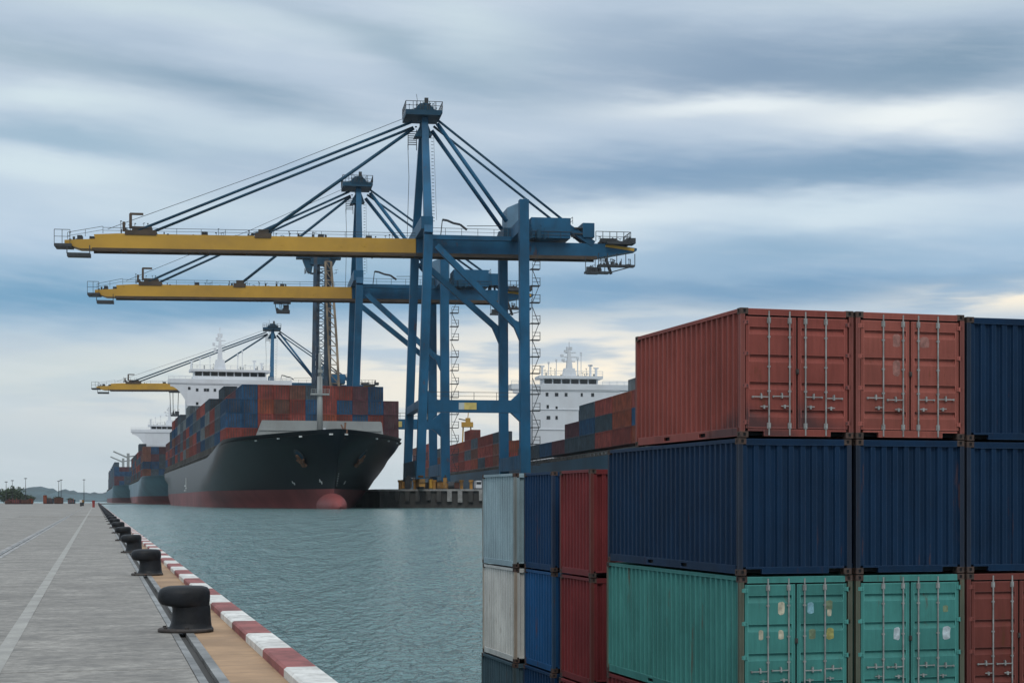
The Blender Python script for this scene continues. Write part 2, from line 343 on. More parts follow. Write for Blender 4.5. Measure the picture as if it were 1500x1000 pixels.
def water_mat():
    m = bpy.data.materials.new('harbour_water'); m.use_nodes = True; nt = m.node_tree; N = nt.nodes; L = nt.links
    P = N['Principled BSDF']; P.inputs['Roughness'].default_value = .15; P.inputs['IOR'].default_value = 1.33
    P.inputs['Base Color'].default_value = (.105, .20, .195, 1)
    tc = N.new('ShaderNodeTexCoord')
    def nz(scale, sx, detail, rg, sh):
        mp = N.new('ShaderNodeMapping'); L.new(tc.outputs['Object'], mp.inputs[0]); mp.inputs['Scale'].default_value = sx; mp.inputs['Rotation'].default_value = (0,0,sh)
        n = N.new('ShaderNodeTexNoise'); n.inputs['Scale'].default_value = scale; n.inputs['Detail'].default_value = detail
        n.inputs['Roughness'].default_value = rg; n.inputs['Distortion'].default_value = .4; L.new(mp.outputs[0], n.inputs['Vector']); return n.outputs['Fac']
    a = nz(1.0, (1.9, .62, 1), 3, .55, .10); b = nz(1.0, (.36, .085, 1), 3, .55, -.08)
    ad = N.new('ShaderNodeMath'); ad.operation = 'MULTIPLY_ADD'; L.new(b, ad.inputs[0]); ad.inputs[1].default_value = 2.2; L.new(a, ad.inputs[2])
    bp = N.new('ShaderNodeBump'); bp.inputs['Strength'].default_value = 1.0; bp.inputs['Distance'].default_value = 1.05
    L.new(ad.outputs[0], bp.inputs['Height']); L.new(bp.outputs[0], P.inputs['Normal'])
    return m
M['water'] = water_mat()

# ------------------------------------------------------------------ water, near quay
VPX = 141.0
_a = math.atan((VPX-750)/F)
QD = Vector((math.sin(_a), math.cos(_a), 0)); QN = Vector((math.cos(_a), -math.sin(_a), 0))   # along the quay, across it (towards the water)
WZ = -.5                        # water level in the far basin
def wz(Y):
    t = min(1, max(0, (Y-62)/(330-62))); return EYE-8.2+(8.2-2.4)*t*t*(3-2*t)
mb = MB(); Ys = [-80, 0, 30, 55]+[62+i*8 for i in range(36)]+[400, 520, 700, 1000, 1600, 2600, 4200, 6000]
mb.grid([[(X, Y, wz(Y)) for X in (-3000, -600, -60, 60, 600, 3000)] for Y in Ys])
tag(mb.build('water', M['water'], smooth=True), kind='structure')

quay = link('quay', None, None, (0,0,0), -_a*1.0); tag(quay, kind='structure')
quay.rotation_euler = (0, 0, math.atan2(QD.y, QD.x)-math.pi/2)      # local x across, local y along
QEND = 1060.0
mb = MB()
def qstrip(s0, s1, z, m, y0=-25, y1=QEND, zb=-9): mb.box((s0, y0, zb), (s1, y1, z), m)
mb.box((-420, -25, -9), (-9.0, QEND, 0)); mb.box((-9.0, 205, -9), (1.04, QEND, -.001)); mb.box((-9.0, -25, -9), (1.04, 205, -.05))
mb.build('quay_deck', M['concrete'], quay)
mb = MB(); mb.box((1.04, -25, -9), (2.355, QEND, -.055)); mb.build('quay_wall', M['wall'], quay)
mb = MB(); mb.box((1.36, -25, -.05), (1.96, QEND, -.004)); mb.build('tan_strip', M['tan'], quay)
mb = MB(); mb.box((1.045, -25, -.05), (1.135, QEND, .006)); mb.build('channel_plate', M['plate'], quay)
mb = MB(); mb.box((1.245, -25, -.05), (1.355, QEND, .006)); mb.build('channel_plate', M['plate'], quay)
SL = 9.45; bands = [(-9.0, -3.52), (-3.05, 1.04)]
for bi, (s0, s1) in enumerate(bands):
    me = MB().box((s0+.002, .004, -.045), (s1-.002, SL-.004, 0)).mesh('concrete_slab', M['slab'])
    for k in range(-2, 21): link('concrete_slab', me, quay, (0, k*SL+(0 if bi else 3.1), rnd.uniform(-.003, .003)))
mb = MB(); mb.box((-3.515, -25, -.05), (-3.36, 205, .004)); mb.box((-3.21, -25, -.05), (-3.055, 205, .004)); mb.build('pale_rail_strip', M['pale_strip'], quay)
mb = MB(); mb.box((-3.33, -25, -.05), (-3.24, QEND, .012)); mb.build('crane_rail', M['plate'], quay)
mb = MB(); mb.box((-1.215, -25, .001), (-1.025, QEND, .005)); mb.build('painted_line', M['line'], quay)
KL = 2.32
kme = {}
for c in ('kerb_red', 'kerb_white'):
    b = MB(); w = KL/2-.012
    rings = []
    for yy in (-w, -w+.02, w-.02, w):
        i = .015 if abs(yy) == w else 0
        rings.append([(1.96+i, yy, -.05), (1.96+i, yy, .085-i), (1.99+i, yy, .11-i), (2.31-i, yy, .11-i), (2.36-i, yy, .07-i), (2.36-i, yy, -.35)])
    b.loft(rings); kme[c] = b.mesh('kerb_block', M[c])
for k in range(-6, 290):
    link('kerb_block', kme['kerb_red' if k % 2 else 'kerb_white'], quay, (0, 16.6+k*KL, 0))
far = MB().box((1.96, 16.6+289.5*KL, -.05), (2.36, QEND, .11)); far.build('kerb_block', M['kerb_red'], quay)

def ellipse(cx, cy, rx, ry, z, n=20): return [(cx+rx*math.cos(2*math.pi*k/n), cy+ry*math.sin(2*math.pi*k/n), z) for k in range(n)]
def make_bollard():
    root = thing('bollard', 'x', 'bollard')
    b = MB(); b.loft([ellipse(0,0,.40,.36,0,24), ellipse(0,0,.40,.36,.035,24), ellipse(0,0,.385,.345,.05,24)])
    b.build('base_plate', M['iron_base'], root, True)
    b = MB(); b.loft([ellipse(.06,0,.335,.30,.045), ellipse(.07,0,.305,.275,.07), ellipse(.078,0,.288,.262,.13), ellipse(.082,0,.276,.25,.24), ellipse(.08,0,.272,.246,.33), ellipse(.07,0,.275,.25,.375)], cap=False)
    b.build('stem', M['iron'], root, True)
    b = MB(); b.loft([ellipse(.065,0,.27,.245,.36), ellipse(.03,0,.31,.26,.372), ellipse(-.006,0,.345,.275,.395), ellipse(-.022,0,.368,.288,.44), ellipse(-.026,0,.376,.292,.50), ellipse(-.024,0,.372,.288,.56),
                      ellipse(-.018,0,.355,.272,.605), ellipse(-.01,0,.32,.24,.638), ellipse(-.005,0,.25,.18,.658), ellipse(0,0,.11,.08,.665)])
    b.build('head', M['iron'], root, True)
    for k in range(6):
        t = math.pi*2*(k+.5)/6; bb = MB(); bb.loft([ellipse(.34*math.cos(t), .305*math.sin(t), .026, .026, .045, 6), ellipse(.34*math.cos(t), .305*math.sin(t), .026, .026, .075, 6)])
        bb.build('bolt', M['iron_base'], root)
    return root
def on_quay(s, t, z=0): return QN*s+QD*t+Vector((0,0,z))
_q = on_quay(0, 0); Y_of = lambda Y, s: (Y-s*QN.y)/QD.y
boll = make_bollard(); t0 = Y_of(23.8, 1.26)
for k in range(0, 55):
    o = boll if k == 0 else copy_tree(boll)
    o.location = on_quay(1.26, t0+18.6*k, .006); o.rotation_euler = quay.rotation_euler; o['group'] = 'bollards along the quay edge'
    if k == 0: o['label'] = 'large black iron mooring bollard closest to the camera on the quay'
    else: o['label'] = f'black iron mooring bollard, {ordinal(k)} from the camera along the quay edge'
mk = MB(); mk.box((2.36, -.55, -1.6), (2.46, .55, -.12)); mk.box((2.46, -.4, -.36), (2.60, .4, -.16)); mk.box((2.46, -.4, -1.5), (2.60, .4, -1.25)); fpl = mk.mesh('fender', M['rubber'])
for k in range(0, 30):
    o = link('fender', fpl, None, on_quay(0, t0-2.2+9.3*k)); o.rotation_euler = quay.rotation_euler
    tag(o, f'black rubber fender on the quay wall, {ordinal(k)} from the camera', 'fender', 'rubber fenders along the quay wall')

# ------------------------------------------------------------------ container yard in front
CA = math.atan((80-750)/F)
CDv = Vector((math.sin(CA), math.cos(CA), 0)); CE = Vector((math.cos(CA), -math.sin(CA), 0))
CROT = math.atan2(CE.y, CE.x)
W = 2.438
def corr(y0, y1, pitch, depth, flat=.36, slope=.14, inner=None):
    n = max(1, round((y1-y0)/pitch)); p = (y1-y0)/n; out = [(y0, 0)]
    for k in range(n):
        a = y0+k*p
        out += [(a+p*flat, 0), (a+p*(flat+slope), depth), (a+p*(1-slope), depth), (a+p, 0)]
    return out
_cache = {}
def cmesh(key, fn):
    if key not in _cache: _cache[key] = fn()
    return _cache[key]
def fg_container(label, colour, L, H, e, d, z, front='doors', group=None, stickers=(), rods='rod', pocket=True):
    root = thing('shipping_container', label, 'container', CE*e+CDv*d+Vector((0,0,z)), CROT, group)
    P = M['c_'+colour]; key = (colour, L, H, front)
    ZB, ZT = .03, H-.012
    def frame():
        b = MB()
        for x0 in (0, W-.09):
            for y0 in (0, L-.10): b.box((x0, y0, .115), (x0+.09, y0+.10, H-.115), 1)
        for x0 in (0, W-.055):                                   # side rails
            b.box((x0, .18, H-.085), (x0+.055, L-.18, ZT))
        for s in (0, 1):
            x0, x1 = (0.004, .05) if s == 0 else (W-.05, W-.004)
            segs = [(.18, L-.18)] if not pocket else [(.18, L*.5-1.02*min(1, L/6)-.18), (L*.5-1.02*min(1, L/6)+.18, L*.5+1.02*min(1, L/6)-.18), (L*.5+1.02*min(1, L/6)+.18, L-.18)]
            for a, c in segs: b.box((x0, a, ZB), (x1, c, .198))
            if pocket:
                for a in (L*.5-1.02*min(1, L/6)-.18, L*.5+1.02*min(1, L/6)-.18): b.box((x0, a, .150), (x1, a+.36, .198)); b.box((x0, a, ZB), (x1, a+.36, .066))
        b.box((.16, .0, H-.135), (W-.16, .07, ZT)); b.box((.16, L-.07, H-.11), (W-.16, L, ZT))
        b.box((.50, .002, ZB), (W-.50, .07, .165)); b.box((.16, .002, .128), (.50, .07, .165)); b.box((W-.50, .002, .128), (W-.16, .07, .165)); b.box((.16, L-.07, ZB), (W-.16, L, .165))
        return b.mesh('frame', [P, M['f_'+colour]])
    link('frame', cmesh(('frame',)+key, frame), root)
    def walls(side):
        b = MB(); pr = corr(.10, L-.10, .276, .052, .19, .15)
        xs = (lambda dd: .012+dd) if side == 0 else (lambda dd: W-.012-dd)
        lo = [(xs(dd), y, .198) for y, dd in pr]; hi = [(xs(dd), y, H-.085) for y, dd in pr]
        b.grid([hi, lo] if side == 0 else [lo, hi]); return b.mesh('side_wall', P)
    for s in (0, 1): link('side_wall', cmesh(('sw', s)+key, lambda: walls(s)), root)
    def endw():
        b = MB(); pr = corr(.09, W-.09, .245, .058)
        b.grid([[(x, .02+dd, .165) for x, dd in pr], [(x, .02+dd, H-.135) for x, dd in pr]]); return b.mesh('end_wall', P)
    def backw():
        b = MB(); pr = corr(.09, W-.09, .245, .058)
        b.grid([[(x, L-.02-dd, H-.11) for x, dd in pr], [(x, L-.02-dd, .165) for x, dd in pr]]); return b.mesh('end_wall', P)
    link('end_wall', cmesh(('bw',)+key, backw), root)
    def roof():
        b = MB(); pr = corr(.07, L-.07, .276, .02)
        b.grid([[(.055, y, H-.03-dd) for y, dd in pr], [(W-.055, y, H-.03-dd) for y, dd in pr]])
        return b.mesh('roof', P)
    link('roof', cmesh(('rf',)+key, roof), root)
    def core():
        b = MB(); b.box((.075, .16, .045), (W-.075, L-.16, H-.055)); return b.mesh('dark_backing', M['hole'])  # added black box, its colour stands for shade in pockets and gaps
    link('dark_backing', cmesh(('core', L, H), core), root)
    def cast():
        b = MB(); w_, l_, h_ = .162, .178, .118
        b.box((.006, .006, .006), (w_-.006, l_-.006, h_-.006), 1)
        # front and side faces are frames round a black block standing for the hole's shade
        for (x0,x1,z0,z1) in ((0,w_,0,.026),(0,w_,h_-.026,h_),(0,.052,.026,h_-.026),(w_-.052,w_,.026,h_-.026)): b.box((x0, -.004, z0), (x1, .03, z1))
        for (x0,x1,z0,z1) in ((0,w_,0,.026),(0,w_,h_-.026,h_),(0,.052,.026,h_-.026),(w_-.052,w_,.026,h_-.026)): b.box((x0, l_-.03, z0), (x1, l_+.004, z1))
        for (y0,y1,z0,z1) in ((.03,l_-.03,0,.026),(.03,l_-.03,h_-.026,h_),(.03,.056,.026,h_-.026),(l_-.056,l_-.03,.026,h_-.026)):
            b.box((-.004, y0, z0), (.03, y1, z1)); b.box((w_-.03, y0, z0), (w_+.004, y1, z1))
        return b.mesh('corner_casting', [M['casting'], M['hole']])
    cm = cmesh('cast', cast)
    for x in (0, W-.162):
        for y in (0, L-.178):
            for zz in (0.002, H-.120): link('corner_casting', cm, root, (x, y, zz))
    if front == 'wall':
        link('end_wall', cmesh(('ew',)+key, endw), root)
        return root
    def gask():
        b = MB(); b.box((.085, .095, .15), (W-.085, .11, H-.12)); return b.mesh('gasket', M['gasket'])
    link('gasket', cmesh(('gk', H), gask), root)
    DW = 1.078; z0, z1 = .198, H-.182
    def door():
        b = MB(); prof = [(z0, 0)]; hh = z1-z0
        for k in range(4):
            zc = z0+hh*(.135+.25*k); prof += [(zc-.085, 0), (zc+.012, .052), (zc+.052, .052), (zc+.062, 0)]
        prof.append((z1, 0)); xs = [0, .075, .082, DW-.082, DW-.075, DW]
        rows = []
        for zz, dd in prof: rows.append([(x, (.022+dd) if 1 < i < 4 else .022, zz) for i, x in enumerate(xs)])
        b.grid(rows)
        b.box((-.0, .0225, z0-.0), (.06, .05, z1)); b.box((DW-.06, .0225, z0), (DW, .05, z1))
        b.box((-.0, .0225, z0-.014), (DW, .05, z0)); b.box((0, .0225, z1), (DW, .05, z1+.014))
        return b.mesh('door', P)
    def rod():
        b = MB(); b.tube((0, -.006, .045), (0, -.006, H-.05), .0165, 8); return b.mesh('lock_rod', M['rod'])
    def keeper():
        b = MB(); b.box((-.036, -.012, -.055), (.036, .021, .055)); b.box((-.02, -.03, -.04), (.02, -.012, .04)); return b.mesh('cam_keeper', M['rod'])
    def brk():
        b = MB(); b.box((-.03, -.014, -.016), (.03, .022, .016)); return b.mesh('rod_bracket', M['rod'])
    def hinge():
        b = MB(); b.box((-.075, .0, -.034), (.05, .021, .034)); b.tube((-.02, .002, -.045), (-.02, .002, .045), .016, 6); return b.mesh('hinge', P)
    def handle():
        b = MB(); b.box((.0, -.026, -.010), (.36, -.016, .010)); b.box((.155, -.032, -.036), (.185, .021, .05)); b.box((.165, -.03, .04), (.185, .021, .07))
        b.box((.34, -.024, -.022), (.365, .021, .016)); b.box((.03, -.02, -.2), (.19, -.006, -.182)); b.box((.09, -.024, -.235), (.125, .021, -.165)); return b.mesh('handle', M['rod'])
    for side in (0, 1):
        dx = .120 if side == 0 else W-.120-DW
        D = link('door', cmesh(('door',)+key, door), root, (dx, 0, 0))
        for r_ in ((.483, .927) if side == 0 else (DW-.927, DW-.483)):
            link('lock_rod', cmesh(('rod', H), rod), D, (r_, 0, 0))
            for zz in (H-.235, .235): link('cam_keeper', cmesh('kp', keeper), D, (r_, 0, zz))
            for zz in (H*.36, H*.55, H*.78): link('rod_bracket', cmesh('brk', brk), D, (r_, 0, zz))
            hd = link('handle', cmesh('hd', handle), D, (r_, 0, .80+rnd.uniform(-.02, .02)))
            if side == 0: hd.scale = (-1, 1, 1)
        for zz in (.30, H*.40, H*.65, H-.28): 
            h_ = link('hinge', cmesh(('hg', colour), hinge), D, (0 if side == 0 else DW, 0, zz))
            if side: h_.scale = (-1, 1, 1)
        for (sd_, sx, sz, sw, sh, sm) in stickers:
            if sd_ != side: continue
            b = MB(); n = 10; rr = random.Random(sx*100+sz)
            pts = [(sx+sw/2*max(-1, min(1, 1.35*math.cos(2*math.pi*k/n)))*rr.uniform(.82, 1), .0195, sz+sh/2*max(-1, min(1, 1.35*math.sin(2*math.pi*k/n)))*rr.uniform(.85, 1)) for k in range(n)]
            b.prism(pts, (0, .002, 0)); b.build('sticker', M['st_'+sm], D)
    b = MB(); b.box((-.03, -.02, -.05), (.03, .02, .05)); b.tube((-.0, -.03, -.03), (0, -.03, .03), .022, 6)
    link('seal_lock', cmesh('seal', lambda: b.mesh('seal_lock', M['iron_base'])), root, (W/2, .02, H*.515))
    return root
def ed(px, Y):
    P = at(px, HZ, Y); return P.x*CE.x+P.y*CE.y, P.x*CDv.x+P.y*CDv.y
e0, d0 = ed(1085, 32.18); PITCH = 2.502
GR = 'containers stacked in the yard at the water'
g_st = [(0, .78, 2.02, .15, .27, 'cream'), (0, .34, 1.50, .11, .21, 'cream'), (0, .77, 1.50, .12, .20, 'cream'), (1, .29, 2.02, .15, .24, 'sky'), (1, .70, 1.92, .10, .16, 'cream'), (1, .70, 2.07, .16, .2, 'moss'), (1, .72, 1.50, .17, .25, 'straw'), (1, .33, 1.50, .16, .22, 'moss')]
g_st2 = [(0, .80, 1.47, .15, .27, 'pale'), (1, .80, 1.46, .19, .29, 'pale'), (1, .78, 1.95, .13, .15, 'moss')]
r_st = [(0, .79, 1.98, .19, .28, 'blush'), (0, .79, 1.43, .18, .33, 'blush'), (1, .30, 1.96, .22, .24, 'blush')]
T1, T2, T3, T4 = 3.147, .432, -2.25, -4.86
fg_container('brick red container with closed doors on the top tier, its long side showing', 'red', 6.06, 2.548, e0, d0, T1, group=GR)
fg_container('brick red container with pale patches on its doors, top tier beside the navy one', 'brick', 6.06, 2.548, e0+PITCH, d0, T1, group=GR, stickers=r_st)
fg_container('navy container on the top tier, beside the two red ones', 'navy', 6.06, 2.535, e0+2*PITCH, d0+.0, T1-.02, 'wall', GR)
fg_container('navy container under the first red one, its long ribbed side showing', 'navy', 7.9, 2.70, e0-.06, d0-.04, T2, 'wall', GR)
fg_container('navy container under the red doors with pale patches, between two other navy ones', 'navy', 6.06, 2.70, e0+PITCH, d0, T2, 'wall', GR)
fg_container('navy container in the second tier below the topmost navy one', 'navy', 6.06, 2.68, e0+2*PITCH, d0, T2, 'wall', GR)
fg_container('sea green container with cream and yellow stickers on its doors, long side showing', 'green', 8.05, 2.665, e0-.02, d0, T3, group=GR, stickers=g_st)
fg_container('sea green container with two pale white stickers on its doors', 'green', 6.06, 2.665, e0+PITCH, d0, T3, group=GR, stickers=g_st2)
fg_container('dark red container with lock rods, beside the green ones under the navy', 'brownred', 6.06, 2.665, e0+2*PITCH, d0, T3, group=GR)
fg_container('dark red container under the green one, only its far top corner showing', 'darkred', 8.05, 2.59, e0-.02, d0, T4, 'wall', GR)
rows = [(753, 49.9, 3.85, 'grey', 'white', 'slate'), (809, 47.0, 2.93, 'navy', 'blue', 'navy'), (865, 43.5, 2.75, 'darkred', 'darkred', 'darkred')]
lab = {('grey',0):'pale grey short container on top of the stack nearest the open water', ('white',1):'rust streaked white short container under the pale grey one', ('slate',2):'slate coloured container at the foot of the white one',
       ('navy',0):'navy short container on top between the grey and dark red ones', ('blue',1):'bright blue short container under the navy one beside the white', ('navy',2):'navy short container at the foot of the bright blue one',
       ('darkred',0):'dark red short container on top beside the long navy container', ('darkred',1):'dark red short container in the middle tier beside the bright blue one', ('darkred',2):'dark red short container at the foot of the two dark red ones'}
for px, Y, L_, *cs in rows:
    e_, d_ = ed(px, Y)
    for k, c in enumerate(cs):
        dj = (0, .03, -.02)[k]
        cc = 'midblue' if (c == 'navy') else c
        fg_container(lab[(c, k)], cc, L_, 2.885, e_+(0,.02,-.03)[k], d_+dj, 2.76-2.9*(k+1), 'wall', GR, pocket=False)
mb = MB()
def cpt(e, d, z): p = CE*e+CDv*d; return (p.x, p.y, z)
mb.prism([cpt(12.4, 28.5, -9), cpt(60, 28.5, -9), cpt(60, 39, -9), cpt(12.4, 39, -9)], (0, 0, 9-4.865))
mb.prism([cpt(13.2, 39.01, -9), cpt(60, 39.01, -9), cpt(60, 52.5, -9), cpt(13.2, 52.5, -9)], (0, 0, 9-5.945))
mb.prism([cpt(15.46, 29.8, -4.85), cpt(60, 29.8, -4.85), cpt(60, 38, -4.85), cpt(15.46, 38, -4.85)], (0, 0, 4.85+T3-.005))
tag(fixn(mb.build('container_yard_ground', M['yard'])), kind='structure')

# ------------------------------------------------------------------ far pier
FA = math.atan((135-750)/F)
FD = Vector((math.sin(FA), math.cos(FA), 0)); FN = Vector((math.cos(FA), -math.sin(FA), 0))
PZ = 5.75                        # pier deck height
pc = at(556, HZ, 548); pc.z = 0
def P2(p, z): return (p.x, p.y, z)
pl = pc.copy(); pr_ = Vector((23, 540, 0)); plf = pc+FD*1400; prf = Vector((23-.156*1250-8, 540+1250, 0))
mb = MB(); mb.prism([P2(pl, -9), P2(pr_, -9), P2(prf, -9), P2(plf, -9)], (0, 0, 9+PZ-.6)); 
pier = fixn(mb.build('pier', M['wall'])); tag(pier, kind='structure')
mb = MB(); ed_ = (pr_-pl).normalized(); nn = Vector((-ed_.y, ed_.x, 0))*-1
mb.prism([P2(pl-ed_*.8+nn*.8, PZ-.6), P2(pr_+ed_*.3+nn*.8, PZ-.6), P2(prf, PZ-.6), P2(plf-FN*.8, PZ-.6)], (0,0,.6)); fixn(mb.build('pier_deck', M['pale_strip'], pier))
for k in range(19):
    q = pl+ed_*(2.5+k*3.55); b = MB(); hh = rnd.uniform(3.0, 3.8)
    b.beam(q+nn*.5+Vector((0,0,PZ-.61)), q+nn*.5+Vector((0,0,PZ-.61-hh)), 1.5, 1.0, up=nn); b.build('buttress', M['pale_strip'] if k > 5 and k % 4 else M['wall'], pier)

# ------------------------------------------------------------------ ship-to-shore cranes
KA = math.atan((380-750)/F)
KD = Vector((math.sin(KA), math.cos(KA), 0)); KE = Vector((math.cos(KA), -math.sin(KA), 0)); KROT = math.atan2(KE.y, KE.x)
K0 = at(620, HZ, 570); K0.z = 0
def Pk(px, py, yo):
    u = (px-750)/F; O = K0+KD*yo
    x = (u*O.y-O.x)/(KE.x-u*KE.y); Y = O.y+x*KE.y
    return Vector((x, yo, EYE+(HZ-py)/F*Y-PZ))
def rail(b, p, q, h=2.2, step=6, r=.11, m=0, mid=True):
    p, q = Vector(p), Vector(q); n = max(1, round((q-p).length/step)); up = Vector((0,0,h))
    for k in range(n+1):
        c = p.lerp(q, k/n); b.beam(c, c+up, r*1.3, r*1.3, m)
    b.beam(p+up, q+up, r*1.3, r*1.3, m)
    if mid: b.beam(p+up*.5, q+up*.5, r, r, m)
def make_crane(label):
    root = thing('quay_crane', label, 'crane', (K0.x, K0.y, PZ), KROT, 'ship to shore cranes on the far pier')
    B, Dk = M['crane_blue'], M['crane_dark']
    def part(name, b, m, parent=None, smooth=False): return b.build(name, m, parent or root, smooth)
    YO = 24.0
    xa0, za0 = Pk(615.5, 693, -24).x, 4.4
    a1 = Pk(627.5, 344, -24); xa1, za1 = a1.x, a1.z
    xc0 = Pk(769, 690, -YO).x; c1 = Pk(767, 293, -YO); xc1, zc1 = c1.x, c1.z
    d1z = Pk(741, 372, YO).z
    xa = lambda z: xa0+(xa1-xa0)*(z-za0)/(za1-za0)
    for y in (-YO, YO):
        part('leg', MB().beam((xa0, y, za0-1), (xa1, y, za1), 2.9, 3.1, up=(0,1,0)), B)
    part('leg', MB().beam((xc0, -YO, za0-1), (xc1, -YO, zc1), 3.4, 3.4, up=(0,1,0), w2=3.1), B)
    part('leg', MB().beam((xc0, YO, za0-1), (xc1, YO, d1z+8), 3.2, 3.2, up=(0,1,0)), B)
    ap = Pk(621, 168, 0)
    for y in (-YO, YO):
        part('mast_leg', MB().beam((xa1, y, za1+.2), (ap.x, y*.08, ap.z), 2.9, 2.8, up=(0,1,0), w2=2.1, h2=1.9), B)
    # hinge portal between the two waterside legs at boom level
    zb_t, zb_b = Pk(615, 352, 0).z, Pk(615, 374.5, 0).z
    part('boom_portal', MB().beam((xa1-.4, -YO, zb_t+2.2), (xa1-.4, YO, zb_t+2.2), 4.0, 4.2), B)
    part('rear_portal', MB().beam((xc1, -YO, zb_t+2.0), (xc1, YO, zb_t+2.0), 3.2, 4.2), B)
    # boom
    tip = Pk(96, 350, 0).x; xk = Pk(152, 344, 0).x; xh = xa1-2.2
    zt_l = Pk(240, 346, 0).z; zb_l = Pk(240, 369, 0).z
    hw = 3.1
    prof = [(tip, zt_l-2.5), (tip, zb_l+1.7), (tip+5, zb_l+.1), (xh, zb_b), (xh, zb_t), (xk+5, zt_l+.1), (xk-3, zt_l-.4), (tip+10, zt_l-1.9)]
    bm_ = MB(); bm_.prism([(x, -hw, z) for x, z in prof], (0, 2*hw, 0)); boom = fixn(part('boom', bm_, M['boom_yellow']))
    b = MB()
    for y in (-hw-.15, hw-.5):
        b.hexa([(tip+9, y, zb_l-.6), (xh, y, zb_b-.6), (xh, y+.65, zb_b-.6), (tip+9, y+.65, zb_l-.6), (tip+9, y, zb_l+.45), (xh, y, zb_b+.45), (xh, y+.65, zb_b+.45), (tip+9, y+.65, zb_l+.45)])
    part('trolley_rail', b, M['boom_rail'], boom)
    b = MB(); rail(b, (xk, -hw+.2, zt_l+.1), (xh, -hw+.2, zb_t+.1), 1.9, 8); rail(b, (tip+1, -hw+.2, zt_l-2.3), (xk, -hw+.2, zt_l), 2.4, 5); part('boom_railing', b, M['steel_dark'], boom)
    b = MB(); b.box((tip-3.2, -5, zb_l+.5), (tip+2.5, 3, zb_l+1.4)); b.box((tip+1, -5, zb_l-2.8), (tip+8.5, -1, zb_l-1.6))
    for x in (tip+1, tip+8.4): b.beam((x, -4.8, zb_l-2), (x, -4.8, zb_l+1), .3, .3)
    rail(b, (tip-3.1, -5, zb_l+1.4), (tip+2, -5, zb_l+1.4), 4.6, 2.4, .14); b.box((tip+4, -2, zt_l-2.4), (tip+5.6, 2, zt_l-.6)); b.box((tip+8, -2, zt_l-2.2), (tip+9.6, 2, zt_l-.9))
    part('tip_platform', b, M['steel_dark'], boom)
    def anchor(px, py, w_):
        q = Pk(px, py, 0); b = MB(); b.box((q.x-w_, -3.4, zt_l-.3), (q.x+w_, 3.4, zt_l+1.3)); b.box((q.x-w_*.55, -2.8, zt_l+1.3), (q.x+w_*.7, 2.8, zt_l+2.7)); return b, q
    b, q1 = anchor(207, 340, 5.2); b.beam((q1.x-3.4, -2, zt_l+2), (q1.x-3.4, -2, zt_l+7), .9, .9); b.box((q1.x-3.6, -2.4, zt_l+6.6), (q1.x+.8, -1.6, zt_l+7.3)); b.beam((q1.x-5.6, -2, zt_l+1), (q1.x-5.6, -2, zt_l+4.2), .9, .9)
    part('stay_anchor', b, M['boom_rail'], boom)
    b, q2 = anchor(385, 345, 2.8); part('stay_anchor', b, M['boom_rail'], boom)
    for px in (300, 470, 540):
        q = Pk(px, 345, 0); b = MB(); b.box((q.x-1, -2, zt_l-.2), (q.x+1, 2, zt_l+1.6)); part('boom_winch', b, M['steel_dark'], boom)
    b = MB(); clutter(b, q1.x-7, q1.x+4, -2.5, 2.5, zt_l+1, 16, 4.2, 1, .9); clutter(b, q2.x-5, q2.x+3, -2.5, 2.5, zt_l+.6, 10, 3.4, 2, .9); clutter(b, tip+1, tip+12, -2.5, 2.5, zt_l-2.2, 10, 3.0, 3, .9); clutter(b, q1.x, xh-4, -2.8, -2.2, zt_l, 26, 2.6, 4, .7)
    for px in (432, 470): clutter(b, Pk(px, 345, 0).x-3, Pk(px, 345, 0).x+3, -2, 2, zt_l+.2, 8, 3.2, px, .8)
    clutter(b, tip+16, xh-4, -hw-.2, -hw, zb_l-1.0, 22, 1.0, 9, .9)
    tag(part('fittings', b, M['steel_dark'], boom), kind='stuff')
    ta = Pk(603, 181, 0)
    for (qx, dy, sx) in ((q1.x-1.2, -2.4, 0), (q1.x+2.4, 2.4, .8)):
        part('forestay', MB().tube((ta.x+sx, dy, ta.z-sx), (qx, dy, zt_l+1.2), .48, 7), Dk, None, True)
    tb = Pk(606, 188, 0)
    part('forestay', MB().tube((tb.x, 0, tb.z), (q2.x, 0, zt_l+1.2), .60, 7), Dk, None, True)
    b = MB(); b.path([(ta.x, -2, ta.z+2.4), ((ta.x+q1.x)/2, -2, (ta.z+zt_l)/2+3.4), (q1.x-6, -2, zt_l+3.6), (tip+14, -2, zt_l+1.6)], .09, 4); part('hoist_rope', b, M['steel_dark'])
    # rear girder
    xr = Pk(930, 370, 0).x; xm = Pk(872, 370, 0).x; x0 = xa1-2.0
    zg_t, zg_b = Pk(800, 357, 0).z, Pk(800, 377.5, 0).z
    prof = [(x0, zb_b), (xm, zg_b), (xr-8, zg_b+1.2), (xr, zg_b+2.8), (xr, zg_b+3.6), (xm+4, zg_t), (x0, zb_t)]
    bm_ = MB(); bm_.prism([(x, -hw, z) for x, z in prof], (0, 2*hw, 0)); gird = fixn(part('rear_girder', bm_, B))
    b = MB()
    for y in (-hw-.15, hw-.5): b.hexa([(x0, y, zb_b-.7), (xm, y, zg_b-.7), (xm, y+.65, zg_b-.7), (x0, y+.65, zb_b-.7), (x0, y, zb_b+.5), (xm, y, zg_b+.5), (xm, y+.65, zg_b+.5), (x0, y+.65, zb_b+.5)])
    part('trolley_rail', b, M['boom_rail'], gird)
    b = MB(); b.beam((xm+3, -hw-.1, zg_t-.6), (xr-1, -hw-.1, zg_b+3.0), .3, 1.0); part('yellow_edge', b, M['boom_yellow'], gird)
    z1 = Pk(700, 349, -7).z
    part('walkway_beam', MB().beam((xa1+1.2, -7, z1), (xc1-1.7, -7, z1), 1.6, 1.5), B)
